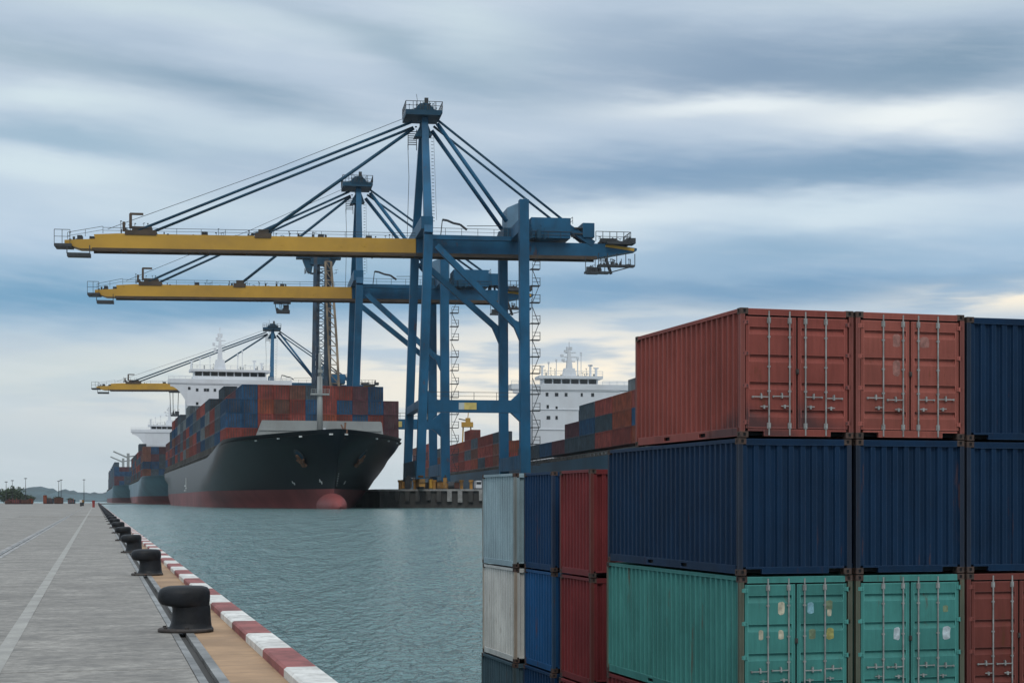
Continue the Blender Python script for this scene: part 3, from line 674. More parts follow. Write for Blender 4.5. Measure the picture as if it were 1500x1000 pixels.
    b = MB(); rail(b, (xa1+2, -7, z1+.8), (xc1-2, -7, z1+.8), 2.4, 6); part('walkway_railing', b, M['steel_dark'])
    f0 = Pk(648, 322, -3); b = MB(); b.path([f0, Pk(655, 323, -3), Pk(664, 327, -3), Pk(674, 329, -3), Pk(684, 337, -3)], .42, 5); b.beam(Pk(645, 350, -3), f0, .3, .3); b.path([Pk(684, 331, -3), Pk(735, 331, -3)], .12, 4); part('festoon_cable', b, M['steel_dark'])
    # houses
    h0, h1 = Pk(739, 345, 6), Pk(766, 297, 6); m0x_ = Pk(777, 350, -4).x
    b = MB(); b.prism([(h0.x, 0, zb_t+5), (h1.x, 0, zb_t+5), (h1.x, 0, h1.z+1.0), (h0.x+5, 0, h1.z-.8), (h0.x, 0, h1.z-3)], (0, 12, 0)); fixn(part('electrical_house', b, M['crane_pale']))
    b = MB(); b.box((h0.x-1.5, -2, zb_t+.5), (h1.x, 14, zb_t+4.8)); part('house_platform', b, Dk)
    b = MB(); clutter(b, h0.x-1, h1.x+6, -10, -4, zb_t+.4, 26, 6.5, 13, 1.4); clutter(b, h1.x+3, m0x_+2, -8, -5, zb_t+.4, 8, 4.5, 14, 1.0); tag(part('fittings', b, M['crane_dark']), kind='stuff')
    m0, m1 = Pk(777, 350, -4), Pk(834, 321, -4)
    hs = MB(); hs.box((m0.x, -6, m0.z+.2), (m1.x, 8, m1.z)); house = part('machine_house', hs, B)
    b = MB(); b.prism([(m0.x+1, -6, m0.z+.2), (m0.x+4, -4, zg_t), (m1.x-8, -4, zg_t), (m1.x-.5, -6, m0.z+.2)], (0, 12, 0)); fixn(part('house_cradle', b, Dk, house))
    b = MB(); rail(b, (m0.x-3, -6.2, m0.z), (m1.x+1, -6.2, m0.z), 2.4, 4); rail(b, (m1.x+.8, -6, m1.z-2), (m1.x+.8, 6, m1.z-2), 2.4, 4); part('house_railing', b, M['steel_dark'], house)
    n0, n1 = Pk(853, 348, -3), Pk(870, 327.5, -3)
    cb = part('rear_cabin', MB().box((n0.x, -4, n0.z), (n1.x, 5, n1.z)), B); b = MB(); b.box((n0.x-3, -4, n0.z+1), (n0.x, 3, n0.z+1.4)); b.box((n0.x-3, -4, n0.z+3), (n0.x, 3, n0.z+3.4)); b.beam((n0.x+1, 0, zg_t-1), (n0.x+1, 0, n0.z), 1.4, 1.4); b.beam((n1.x-1, 0, zg_t-1), (n1.x-1, 0, n0.z), .8, .8); part('cabin_steps', b, M['steel_dark'], cb)
    # rear end galleries
    u0, u1 = Pk(872, 358, -5), Pk(923, 345, -5)
    b = MB(); b.box((u0.x+4, -6, u0.z+.2), (u1.x, 6, u0.z+1.2)); rail(b, (u0.x, -6, u0.z+1), (u1.x, -6, u0.z+1), u1.z-u0.z, 2.6, .16); rail(b, (u1.x, -6, u0.z+1), (u1.x, 6, u0.z+1), u1.z-u0.z, 2.6, .16)
    b.box((u0.x+3, -3, u0.z+1), (u0.x+8, 3, u0.z+2.6)); b.box((u0.x+12, -3, u0.z+1), (u0.x+15, 3, u0.z+2.9)); clutter(b, u0.x+1, u1.x-1, -5.5, 5, u0.z+1, 30, 3.4, 10, 1.0); tag(part('end_gallery', b, M['steel_dark']), kind='stuff')
    v0, v1 = Pk(857, 399, -5), Pk(892, 378, -5); v2, v3 = Pk(876, 389, -5), Pk(929, 378, -5)
    b = MB(); b.box((v0.x, -6, v0.z-.3), (v1.x, -3, v0.z+.4)); b.box((v2.x, -6, v2.z-.3), (v3.x, -3, v2.z+.4))
    for k in range(6): 
        x = v0.x+(v1.x-v0.x)*k/5; b.beam((x, -6, v0.z), (x, -6, zg_b+.2 if k % 2 == 0 else v0.z+2.4), .22, .22)
    for k in range(9):
        x = v2.x+(v3.x-v2.x)*k/8; b.beam((x, -6, v2.z), (x, -6, zg_b+1.2 if k % 2 == 0 else v2.z+2.4), .24, .24)
    b.beam((v1.x, -6, v0.z), (v3.x, -6, v2.z), .35, .35); b.beam((v0.x+8, -2, zg_b), (v0.x+10, -2, v0.z), .9, .9); b.box((v0.x+2, -4, v0.z+.4), (v0.x+6, 3, v0.z+2)); clutter(b, v0.x+1, v1.x, -5.5, -3, v0.z+.4, 14, 3.2, 11, 1.0); clutter(b, v2.x+1, v3.x-1, -5.5, -3, v2.z+.4, 22, 2.6, 12, 1.0); tag(part('hanging_gallery', b, M['steel_dark']), kind='stuff')
    # backstays
    t1, t2, t3, t4 = Pk(640, 178, 0), Pk(636, 183, 0), Pk(633, 190, 0), Pk(640, 183, 0)
    r1, r2 = Pk(861, 354, 0), Pk(857, 350, 0)
    part('backstay', MB().tube((t1.x, -2.2, t1.z), (r1.x, -2.2, r1.z), .44, 7), Dk, None, True)
    part('backstay', MB().tube((t2.x, 2.2, t2.z), (r1.x-2, 2.2, r1.z), .44, 7), Dk, None, True)
    part('backstay_foot', MB().beam((Pk(829, 334, 0).x, -2.2, Pk(829, 334, 0).z), (r1.x+1.5, -2.2, zg_t-.2), 2.2, 2.2), B)
    s1, s2 = Pk(736, 333, 8), Pk(742, 320, -8)
    part('backstay', MB().tube((t3.x, 1.5, t3.z), (s1.x, 8, s1.z-1), .72, 7), B, None, True)
    part('backstay', MB().tube((t4.x, -1.5, t4.z), (s2.x, -8, s2.z-1), .72, 7), B, None, True)
    # apex
    apx = MB(); z_p = Pk(620, 169, 0).z; xl, xrr = Pk(592, 169, 0).x, Pk(645, 169, 0).x
    apx.box((xl, -7, z_p-1.4), (xl+12, 7, z_p+.3)); apx.box((xrr-9, -7, z_p-.7), (xrr, 7, z_p+.3)); apx.box((xl+6.5, -3, z_p-2.6), (xrr-6, 3, z_p+1.0)); apx.prism([(ap.x-4, -2.5, z_p+.95), (ap.x+4, -2.5, z_p+.95), (ap.x+1.6, -2.5, z_p+3.6), (ap.x-1.6, -2.5, z_p+3.6)], (0, 5, 0))
    apx.prism([(xl+7, -2.4, z_p-1), (xrr-5.5, -2.4, z_p-1), (ap.x+2.6, -2.4, z_p-7.4), (ap.x-3.6, -2.4, z_p-8)], (0, 4.8, 0))
    head = fixn(part('apex_platform', apx, Dk))
    b = MB()
    for y in (-7, 7):
        rail(b, (xl, y, z_p+.3), (xl+10, y, z_p+.3), 2.9, 2.5, .14); rail(b, (xrr-9, y, z_p+.3), (xrr, y, z_p+.3), 2.9, 2.5, .14)
    rail(b, (xl, -7, z_p+.3), (xl, 7, z_p+.3), 2.9, 3, .14); rail(b, (xrr, -7, z_p+.3), (xrr, 7, z_p+.3), 2.9, 3, .14)
    b.box((ap.x+.2, -.6, z_p+3.5), (ap.x+1.5, .6, z_p+6)); b.beam((ap.x-2, 0, z_p+3), (ap.x-2.6, 0, z_p+7.2), .14, .14); part('apex_railing', b, M['steel_dark'], head)
    b = MB(); clutter(b, xl+1, xrr-1, -6.8, -5, z_p+.3, 22, 3.0, 6, 1.0); clutter(b, xl+6, xrr-6, -3, 3, z_p+1, 10, 3.2, 7, 1.0); clutter(b, xl+3, xl+9, -4, 4, z_p-3.4, 6, 2.4, 8, 1.0); tag(part('fittings', b, M['crane_dark'], head), kind='stuff')
    b = MB(); lx = Pk(604, 230, 8).x
    for zt_, zb_, n in ((Pk(604, 190, 8).z, Pk(604, 212, 8).z, 7),):
        for x in (lx-1.5, lx+1.5): b.beam((x, 8, zt_), (x, 8, zb_-2), .25, .25)
        for k in range(n): z = zb_+(zt_-zb_)*k/n; b.beam((lx-1.6, 8, z), (lx+1.6, 8, z), .25, .25)
    b.path([(lx-1.6, 8, Pk(604, 212, 8).z), (lx-1.2, 8, Pk(604, 260, 8).z), (xa1-4, 12, za1)], .09, 4)
    lx = Pk(632, 230, -6).x
    for k in range(26): z = za1+6+(ap.z-za1-14)*k/25; xx = xa1+(ap.x-xa1)*(z-za1)/(ap.z-za1)+2.1; b.beam((xx, -2-16*(1-(z-za1)/(ap.z-za1)), z), (xx+.8, -2-16*(1-(z-za1)/(ap.z-za1)), z), .16, .16)
    b.beam((xa1+3.4, -18, za1+6), (ap.x+3.2, -2, ap.z-8), .1, .1); part('mast_ladder', b, M['steel_dark'])
    # portal frames
    zp1, zp0 = Pk(690, 586, -YO).z, Pk(690, 604, -YO).z; zm = (zp1+zp0)/2
    for y in (-YO,):
        pb = part('portal_beam', MB().beam((xa(zm)+1.7, y, zm), (xc0-1.65, y, zm), 3.0, zp1-zp0), B)
        q0, q1_, q2_ = Pk(672, 595, y-1.5), Pk(680, 595, y-1.5), Pk(698, 595, y-1.5)
        part('pale_sign', MB().box((q0.x, y-1.62, zm-1.15), (q1_.x, y-1.5, zm+1.15)), M['plate_pale'], pb)
        part('yellow_sign', MB().box((q1_.x+.02, y-1.62, zm-1.15), (q2_.x, y-1.5, zm+1.15)), M['plate_yellow'], pb)
        b = MB(); rail(b, (xa(zm)+2, y, zp1+.05), (xc0-2, y, zp1+.05), 2.6, 7, .12); part('portal_railing', b, M['steel_dark'], pb)
        for (xx, sg) in ((xa(zm)+1.7, 1), (xc0-1.65, -1)):
            for (zz, dz) in ((zp1, 3.0), (zp0, -3.0)):
                b = MB(); b.prism([(xx, y-1.4, zz), (xx+sg*3.2, y-1.4, zz), (xx, y-1.4, zz+dz)], (0, 2.8, 0)); fixn(part('gusset', b, B))
    zs = Pk(605, 597, 0).z; zs2 = Pk(605, 625, 0).z; zl = Pk(605, 690, 0).z
    part('tie_beam', MB().beam((xa(zs), -YO+1.8, zs), (xa(zs), YO-1.8, zs), 2.6, 2.6), B)
    part('sill_beam', MB().beam((xa0, -YO+1.8, zl+.6), (xa0, YO-1.8, zl+.6), 3.2, 5.2), M['crane_dark'])
    zl2 = Pk(755, 679, 0).z; part('sill_beam', MB().beam((xc0, -YO+1.75, zl2), (xc0, YO-1.65, zl2), 3.2, 4.8), B)
    # diagonal braces
    for y, (p0, p1) in ((-YO, ((634, 360), (764, 480))), (YO, ((612, 383), (738, 486)))):
        A_, B_ = Pk(*p0, y), Pk(*p1, y); br = part('brace', MB().beam(A_+Vector((1.2,0,0)), B_-Vector((1.2,0,0)), 2.0, 2.0, up=(0,1,0)), B)
        b = MB(); b.prism([(xc0-1.4, y-1.2, B_.z+1.5), (xc0-5.2, y-1.2, B_.z+3.2), (xc0-3.2, y-1.2, B_.z-1.2), (xc0-1.4, y-1.2, B_.z-5.5)], (0, 2.4, 0)); fixn(part('gusset', b, B, br))
    # stair along the landside leg
    b = MB(); xs_ = xc0+2.2; z = 8.0; k = 0; ztop = Pk(775, 385, -YO).z
    while z < ztop:
        s_ = .6 if k % 2 else 2.6; h_ = 5.6
        b.box((xs_-.4, -YO-1.4, z), (xs_+2.8, -YO+1.4, z+.25)); b.beam((xs_+2.7, -YO-1.4, z), (xs_+2.7, -YO-1.4, z+2.8), .2, .2); b.beam((xs_+.2, -YO-1.4, z+2.6), (xs_+2.8, -YO-1.4, z+2.6), .18, .18); b.beam((xs_+.2, -YO-1.4, z+1.4), (xs_+2.8, -YO-1.4, z+1.4), .15, .15)
        b.beam((xs_+(.2 if k % 2 else 2.4), -YO-.8, z), (xs_+(2.4 if k % 2 else .2), -YO-.8, z+h_), .26, .2)
        z += h_ if k % 4 else h_*1.25; k += 1
    b.beam((xs_+.1, -YO-1.3, 7), (xs_+.1, -YO-1.3, ztop), .14, .14); part('stairway', b, M['steel_dark'])
    # bogies
    for (x, y) in ((xa0, -YO), (xa0, YO), (xc0, -YO), (xc0, YO)):
        b = MB(); b.beam((x, y-7, 2.7), (x, y+7, 2.7), 1.9, 1.3)
        b.prism([(x-.9, y-2.2, 4.5), (x-.9, y+2.2, 4.5), (x-.9, y+.9, 3.2), (x-.9, y-.9, 3.2)], (1.8, 0, 0))
        bg = fixn(part('bogie', b, M['bogie']))
        for dy in (-5.6, -2.6, 2.6, 5.6):
            w_ = MB(); w_.tube((x-.55, y+dy, .95), (x+.55, y+dy, .95), .93, 12); part('wheel', w_, M['steel_dark'], bg)
            w_ = MB(); w_.box((x-.95, y+dy-1.1, .8), (x+.95, y+dy+1.1, 2.1)); part('wheel_box', w_, M['bogie'], bg)
    # spreader trolley under the boom
    return root
crane = make_crane('nearest and tallest blue quay crane with its yellow boom lowered over the ship')
def crane_copy(px, Y, label, name='quay_crane'):
    c = copy_tree(crane); p = at(px, HZ, Y); c.location = (p.x, p.y, PZ); c['label'] = label; return c
c2 = crane_copy(524, 698, 'second blue quay crane standing just behind the tallest one, yellow boom lowered')
c3 = crane_copy(399, 1100, 'farthest blue quay crane with its yellow boom ending at the white bridge')
A_SIDE = set()
for ch in c2.children:
    if ch.name.split('.')[0] in ('leg', 'bogie', 'sill_beam', 'tie_beam') and sum(v.co.x for v in ch.data.vertices)/len(ch.data.vertices) < 12: A_SIDE.add(ch.name)
for ch in c2.children:
    n_ = ch.name.split('.')[0]
    ch.scale.x = .90 if n_ in ('boom', 'forestay', 'hoist_rope') else (1.0 if n_ in ('mast_leg', 'apex_platform', 'boom_portal', 'mast_ladder', 'rear_girder', 'end_gallery', 'hanging_gallery', 'rear_cabin') or (n_ in ('leg', 'bogie', 'sill_beam', 'tie_beam') and ch.name in A_SIDE) else 1.09)
c3.scale = (.95, 1, .857)
def spreader(root_loc, x, z, drop, label, sc_=1.0):
    o = thing('spreader_trolley', label, 'trolley', root_loc, KROT, 'trolleys hanging below the crane booms')
    b = MB(); b.box((x-3.6, -4.4, z-1.2), (x+3.6, 4.4, z-.72)); b.build('trolley', M['steel_dark'], o)
    b = MB(); b.box((x-2.4, -3, z-drop), (x+3.2, 3, z-drop+1.0)); b.box((x+.5, -2, z-drop+1), (x+2.8, 2, z-drop+3.2)); clutter(b, x-2.6, x+3, -3, 2.5, z-drop+1, 16, min(4.5, drop*.8), int(drop*7), 1.0); tag(b.build('spreader', M['steel_dark'], o), kind='stuff')
    b = MB()
    for xx in (x-3, x-1, x+2.6):
        for y in (-2, 2): b.beam((xx, y, z-1.2), (xx*.8+x*.2, y, z-drop+.5), .22, .22)
    tag(b.build('rope', M['steel_dark'], o), kind='stuff'); return o
zb_mid = Pk(350, 371, 0).z
spreader(c2.location, Pk(470, 371, 0).x*.90, zb_mid+.2, 5.4, 'dark trolley and spreader under the boom of the second crane')
spreader(c3.location, Pk(330, 371, 0).x*.95, (zb_mid+.2)*.857, 17, 'spreader hanging on ropes under the farthest boom by the white bridge')

# tower with a head platform between the second and the farthest crane
tp = at(470, HZ, 930); TS = 930/F
M['tower_paint'] = mat('weathered_tower_paint', (.030, .055, .085), .6, 0, .4, .1, spec=.2, dirt=.6, dscale=.15, dirt_c=(.085,.06,.04))
tower = thing('lattice_tower', 'blue and rusty lattice tower with a railed head platform, behind the yellow booms', 'tower', (tp.x, tp.y, PZ), KROT)
def tz(py): return (HZ-py)*TS+EYE-PZ
def tx(px): return (px-470)*TS
for a, b_, w_ in (((462, 378), (456, 712), 2.9), ((478, 380), (476, 712), 3.2)):
    MB().beam((tx(a[0]), -3, tz(a[1])), (tx(b_[0]), -3, 0), w_*.72, w_*.72, up=(0,1,0)).build('leg', M['tower_paint'], tower)
    MB().beam((tx(a[0]+5), 4, tz(a[1])), (tx(b_[0]+7), 4, 0), w_*.6, w_*.6, up=(0,1,0)).build('leg', M['tower_paint'], tower)
M['lattice_rust'] = mat('weathered_lattice_paint', (.20, .15, .10), .7, 0, .4, .08, dirt=.5, dscale=.2)
b = MB(); n = 22
cv = lambda k: (tx(470+6+14*(k/n)**1.3), tz(385+300*k/n)); cw = lambda k: (tx(478+6+13*(k/n)**1.1+4*math.sin(k/n*3)), tz(385+300*k/n))
for k in range(n):
    (x0,z0),(x1,z1) = cv(k), cv(k+1); (u0,w0),(u1,w1) = cw(k), cw(k+1)
    b.beam((x0,-6,z0),(x1,-6,z1),1.1,1.1,up=(0,1,0)); b.beam((u0,-6,w0),(u1,-6,w1),1.3,1.3,up=(0,1,0)); b.beam((x0,-6,z0),(u1,-6,w1),.5,.5,up=(0,1,0)); b.beam((u0,-6,w0),(x0,-6,z0),.5,.5,up=(0,1,0))
b.build('lattice_mast', M['lattice_rust'], tower)
b = MB()
for k in range(26):
    za, zb2 = tz(384+11*k), tz(384+11*(k+1)); xl_ = tx(462-6*k/28.)+.5; xr_ = tx(478-2*k/28.)
    b.beam((xl_, -3.5, za), (xr_, -3.5, zb2), .45, .45, up=(0,1,0)); b.beam((xr_, -3.5, za), (xl_, -3.5, zb2), .45, .45, up=(0,1,0)); b.beam((xl_, -3.5, zb2), (xr_, -3.5, zb2), .4, .4)
b.build('lattice_brace', M['tower_paint'], tower)
b = MB(); z_ = tz(381); b.box((tx(434), -4, z_+.4), (tx(458), 3, z_+1.5)); b.box((tx(455), -4, z_-3), (tx(484), 4, z_+2.2)); b.box((tx(482), -4, z_+.5), (tx(499), 3, z_+1.6)); b.prism([(tx(450), -3, z_-7), (tx(456), -3, z_-8), (tx(460), -3, z_), (tx(443), -3, z_)], (0, 5, 0)); b.prism([(tx(480), -3, z_-6), (tx(484), -3, z_-6), (tx(492), -3, z_), (tx(479), -3, z_)], (0, 5, 0)); hp = fixn(b.build('head_platform', M['crane_dark'], tower))
b = MB(); rail(b, (tx(434), -8, z_+1.6), (tx(458), -8, z_+1.6), 3, 2.6, .2); rail(b, (tx(484), -8, z_+1.6), (tx(499), -8, z_+1.6), 3, 2.6, .2); rail(b, (tx(446), -6, z_-9), (tx(456), -6, z_-9), 3.2, 2, .2); clutter(b, tx(435), tx(498), -7, 4, z_+1.7, 30, 3.6, 21, 1.3); clutter(b, tx(446), tx(494), -5, 2, z_-8, 18, 5, 22, 1.3); tag(b.build('railing', M['steel_dark'], hp), kind='stuff')

# things on the pier
def pier_at(px, Y): q = at(px, HZ, Y); q.z = PZ; return q
for i, (px, Y) in enumerate(((586, 551), (608, 550.5), (636, 550), (676, 549), (690, 549))):
    o = thing('mooring_post', f'ochre mooring post on the pier edge, {ORD[i]} from the black ship', 'bollard', pier_at(px, Y), 0, 'ochre posts on the pier edge')
    MB().tube((0,0,0), (0,0,2.6+.4*(i%2)), .55, 8).build('shaft', M['bogie'], o); MB().tube((0,0,2.4), (0,0,3.1), .8, 8).build('cap', M['bogie'], o)
for i, (px, Y, w_, h_, m_, lb) in enumerate(((590, 553, 2.6, 3.2, 'bogie', 'ochre gear bin on the pier nearest the black bow'), (597, 551.5, 1.8, 4.6, 'steel_dark', 'tall dark switch box on the pier beside the crane wheels'), (617, 551, 2.2, 3.6, 'bogie', 'ochre gear bin between the two front crane legs'),
        (625, 553, 3.0, 2.4, 'steel_dark', 'low dark gear bin on the pier between crane legs'), (631, 551, 1.2, 4.2, 'boom_yellow', 'tall yellow switch box on the pier below the cranes'), (644, 552, 2.4, 3.0, 'bogie', 'ochre gear bin right before the second crane leg'), (652, 551, 1.2, 4.8, 'bogie', 'tall ochre switch box on the pier beside the cable drum'), (668, 553, 2.0, 2.8, 's_brown', 'brown gear bin on the pier beyond the cable drum'))):
    o = thing('gear_bin', lb, 'bin', pier_at(px, Y), .2*(i % 3)); b = MB(); b.box((-w_/2, -1, .35), (w_/2, 1, h_*.8)); b.build('body', M[m_], o)
    b = MB(); b.box((-w_/2-.1, -1.1, h_*.8), (w_/2+.1, 1.1, h_*.8+.2)); b.box((-w_*.15, -.4, h_*.8+.2), (w_*.3, .4, h_)); b.build('lid', M['steel_dark'], o)
    b = MB(); b.box((-w_/2+.1, -.8, 0), (w_/2-.1, .8, .35)); b.build('base', M['steel_dark'], o)
o = thing('cable_drum', 'small dark cable drum on the pier beside the crane wheels', 'drum', pier_at(661, 551))
MB().tube((-1, 0, 1.3), (1, 0, 1.3), 1.3, 12).build('flange', M['steel_dark'], o)
o = thing('pickup_van', 'small white van parked on the pier near the grey container', 'van', pier_at(700, 553), KROT)
b = MB(); b.prism([(-1.0, -2.4, .4), (1.0, -2.4, .4), (1.0, -2.4, 1.5), (.85, -2.4, 2.9), (-.85, -2.4, 2.9), (-1.0, -2.4, 1.5)], (0, 4.8, 0)); fixn(b.build('body', M['ship_white'], o))
MB().box((-.8, -2.43, 1.6), (.8, -2.40, 2.5)).build('windscreen', M['glass'], o)
for x in (-.95, .75):
    for y in (-1.6, 1.5): MB().tube((x, y, .4), (x+.2, y, .4), .4, 10).build('wheel', M['rubber'], o)
q = at(684, HZ, 1180); o = thing('yard_gantry', 'yellow yard gantry top showing above the far stacked containers', 'crane', (q.x, q.y, PZ), 0)
S = 1180/F
for x in (-9, 9): MB().beam((x*S, 0, 0), (x*S*.6, 0, 104*S), 2.0*S, 2*S, up=(0,1,0)).build('leg', M['boom_yellow'], o)
MB().box((-8*S, -3, 100*S), (9*S, 6, 107*S)).build('cross_beam', M['boom_yellow'], o)
MB().box((-2*S, -3, 107*S), (5*S, 4, 113*S)).build('winch_house', M['boom_yellow'], o)
MB().beam((1*S, 0, 108*S), (2*S, 0, 121*S), 1.2*S, 1.2*S, up=(0,1,0)).build('mast', M['boom_yellow'], o)
MB().beam((2*S, 0, 109*S), (-12*S, 0, 112*S), 1.5*S, 3*S, up=(0,1,0)).build('jib', M['steel_dark'], o)

# ------------------------------------------------------------------ ships
def ship_box_mesh(w, l, h, c):
    b = MB(); x, y = w/2, l/2; g = .03
    b.box((-x+.12, -y+.12, .1), (x-.12, y-.12, h-.1))
    for sx in (-1, 1):
        for sy in (-1, 1): b.box((min(sx*x, sx*(x-.36)), min(sy*y, sy*(y-.36)), g), (max(sx*x, sx*(x-.36)), max(sy*y, sy*(y-.36)), h-g), 0)
    for z0, z1 in ((g, .42), (h-.34, h-g)):
        for s in (-1, 1):
            b.box((min(s*x, s*(x-.2)), -y+.36, z0), (max(s*x, s*(x-.2)), y-.36, z1)); b.box((-x+.36, min(s*y, s*(y-.2)), z0), (x-.36, max(s*y, s*(y-.2)), z1))
    n = max(6, int(l/1.1))
    for k in range(1, n):
        yy = -y+l*k/n
        for s in (-1, 1): b.box((min(s*(x-.13), s*(x-.03)), yy-.2, .42), (max(s*(x-.13), s*(x-.03)), yy+.2, h-.34))
    for s in (-1, 1):
        for k in (1, 2, 4, 5):
            xx = -x+w*k/6; b.box((xx-.07, min(s*(y-.13), s*(y+.02)), .2), (xx+.07, max(s*(y-.13), s*(y+.02)), h-.2), 1)
        b.box((-.09, min(s*(y-.13), s*(y-.06)), .3), (.09, max(s*(y-.13), s*(y-.06)), h-.3), 1)
    return b.mesh('cargo_container', [M['s_'+c], M['s_gap']])
CNT = [0]
class Ship:
    def __init__(S, name_label, Yb, px, ang, L, hb, side_z, fc_z, boot_z, hull, label, scale=1.0, fc_len=48):
        S.a = ang; S.d = Vector((math.sin(ang), math.cos(ang), 0)); S.n = Vector((math.cos(ang), -math.sin(ang), 0))
        S.rot = math.atan2(S.n.y, S.n.x); S.o = at(px, HZ, Yb); S.o.z = 0
        S.L, S.hb, S.sz, S.fz, S.bz, S.fl = L, hb, side_z, fc_z, boot_z, fc_len
        S.root = thing('container_ship', label, 'ship', S.o, S.rot); S.who = name_label
    def top(S, t):
        u = min(1, max(0, (t-S.fl)/90)); u = u*u*(3-2*u)
        return S.fz*(1-u)+S.sz*u+1.1*max(0, 1-t/40)**2
    def w(S, t, z):
        v = min(1, max(0, (z+.5)/S.fz)); t0 = 15*(1-v)**1.4; Le = 165*(1-v)+64*v
        x = min(1, max(0, (t-t0)/Le)); p = 1.25*(1-v)+.70*v
        wv = S.hb*math.sin(math.pi/2*x)**p
        ts = S.L-16*(1-v); y = min(1, max(0, (ts-t)/(90*(1-v)+.01))); wv *= (.55+.45*math.sin(math.pi/2*y)) if v < 1 else 1
        return wv
    def stem(S, z): v = min(1, max(0, (z+.5)/S.fz)); return 15*(1-v)**1.4
    def hull(S, mt):
        fr = [0, .004, .012, .025, .04, .06, .08, .1, .13, .16, .2, .25, .3, .36, .44, .52, .62, .72, .82, .9, .96, 1]
        zs = [-5, -.5, S.bz*.5, S.bz]
        def zrow(j, t): return zs[j] if j < 4 else S.bz+(S.top(t)-S.bz)*(j-3)/9
        for side, in ((1,), (-1,)):
            pass
        b = MB(); rows = []
        for j in range(13):
            row = []
            for side in (-1, 1):
                seq = fr[::-1] if side == -1 else fr[1:]
                for f_ in seq:
                    tt = f_**1.35*S.L; z = zrow(j, tt); v = min(1, max(0, (z+.5)/S.fz)); t_end = S.L-16*(1-v)
                    t = S.stem(z)+(t_end-S.stem(z))*f_**1.35; z = zrow(j, t)
                    row.append((side*S.w(t, z), t, z))
            rows.append(row)
        n = len(rows[0])
        b.v = [p for r_ in rows for p in r_]
        for j in range(12):
            for k in range(n-1): b.f.append((j*n+k, j*n+k+1, (j+1)*n+k+1, (j+1)*n+k)); b.m.append(1 if j < 3 else 0)
            b.f.append((j*n+n-1, j*n, (j+1)*n, (j+1)*n+n-1)); b.m.append(1 if j < 3 else 0)
        o = b.build('hull', [mt, M['hull_red']], S.root, True)
        fixn(o); 
        d = MB(); top = rows[-1]; h_ = len(fr)
        for k in range(h_-1):
            p0, p1 = top[k], top[k+1]; q0, q1 = top[2*h_-2-k], top[2*h_-3-k]
            d.face([(p0[0], p0[1], p0[2]-1.2), (p1[0], p1[1], p1[2]-1.2), (q1[0], q1[1], q1[2]-1.2), (q0[0], q0[1], q0[2]-1.2)])
        d.build('deck', M['ship_deck'], S.root)
        return o
    def bulb(S):
        b = MB(); rings = []
        for k in range(13):
            u = k/12; t = -3+u*34; r_ = math.sin(math.acos(max(-1, min(1, 1-2*min(.5, u*.9)))))*1.0 if u < .55 else math.sqrt(max(.02, 1-((u-.55)/.6)**2))
            rings.append([(3.7*r_*math.cos(a), t, .3+3.9*r_*math.sin(a)) for a in [2*math.pi*i/18 for i in range(18)]])
        return fixn(b.loft(rings).build('bulbous_bow', M['hull_red'], S.root, True))
    def surf(S, side, z, off):
        lo, hi = S.stem(z), 150
        for _ in range(40):
            m_ = (lo+hi)/2
            if S.w(m_, z) < off: lo = m_
            else: hi = m_
        p = Vector((side*S.w(lo, z), lo, z)); e = .6
        dt = Vector((side*S.w(lo+e, z), lo+e, z))-p; dz = Vector((side*S.w(lo, z+e), lo, z+e))-p
        nrm = dt.cross(dz).normalized()
        if nrm.x*side < 0: nrm = -nrm
        return p, nrm
    def stuff_boxes(S, spots, dims):
        w, l, h = dims; cols = list(SHIPC); b = MB()
        for (x, t, z, c, lbl) in spots:
            m = cols.index(c); b.box((x-w/2, t-l/2, z+.05), (x+w/2, t+l/2, z+h-.05), m)
            for k in (1, 2, 4, 5): xx = x-w/2+w*k/6; b.box((xx-.07, t-l/2-.06, z+.3), (xx+.07, t-l/2, z+h-.3), m)
        o = b.build('distant_cargo', [M['s_'+c] for c in cols], None, False, S.o); o.rotation_euler = (0, 0, S.rot)
        tag(o, 'stacked cargo containers filling the deck of the farthest ship', 'containers', kind='stuff')
    def boxes(S, spots, dims, group):
        w, l, h = dims
        for (x, t, z, c, lbl) in spots:
            me = cmesh(('sb', w, l, h, c), lambda: ship_box_mesh(w, l, h, c))
            p = S.o+S.n*x+S.d*t; o = link('cargo_container', me, None, (p.x, p.y, z), S.rot)
            o.scale = (1+rnd.uniform(-.012, .004), 1+rnd.uniform(-.01, .003), 1)
            tag(o, lbl, 'container', group); CNT[0] += 1
    def bridge(S, t, zdeck, z_w, hw_tower, hw_wing, hw_house, depth, win_rows, mast_h, zroof, mast_x=0, tower_shift=0):
        b = MB(); b.box((-hw_tower+tower_shift, t, zdeck), (hw_tower+tower_shift, t+depth, z_w)); sup = b.build('superstructure', M['ship_white'], S.root)
        b = MB()
        for z in (z_w-.45, (zdeck+z_w)*.5, (zdeck+z_w)*.5+(z_w-zdeck)*.25): b.box((-hw_tower+tower_shift-.15, t-.3, z), (hw_tower+tower_shift+.15, t, z+.35))
        b.build('deck_edge', M['ship_white'], sup)
        b = MB(); b.box((-hw_wing, t-.5, z_w+.02), (hw_wing, t+depth*.45, z_w+2.3)); wing = b.build('bridge_wing', M['ship_white'], S.root)
        for s in (-1, 1):
            b = MB(); n = 8; x_in = s*hw_tower+tower_shift; pts = [(x_in, t, z_w), (s*hw_wing*.97, t, z_w), (s*hw_wing*.97, t, z_w-1.6)]
            for k in range(1, n): u = k/n; pts.append((s*hw_wing*.97+(x_in-s*hw_wing*.97)*u, t, z_w-1.6-(9.0)*u**2.0))
            pts.append((x_in, t, z_w-12)); fixn(b.prism(pts, (0, .8, 0)).build('wing_bracket', M['ship_white'], wing))
        b = MB()
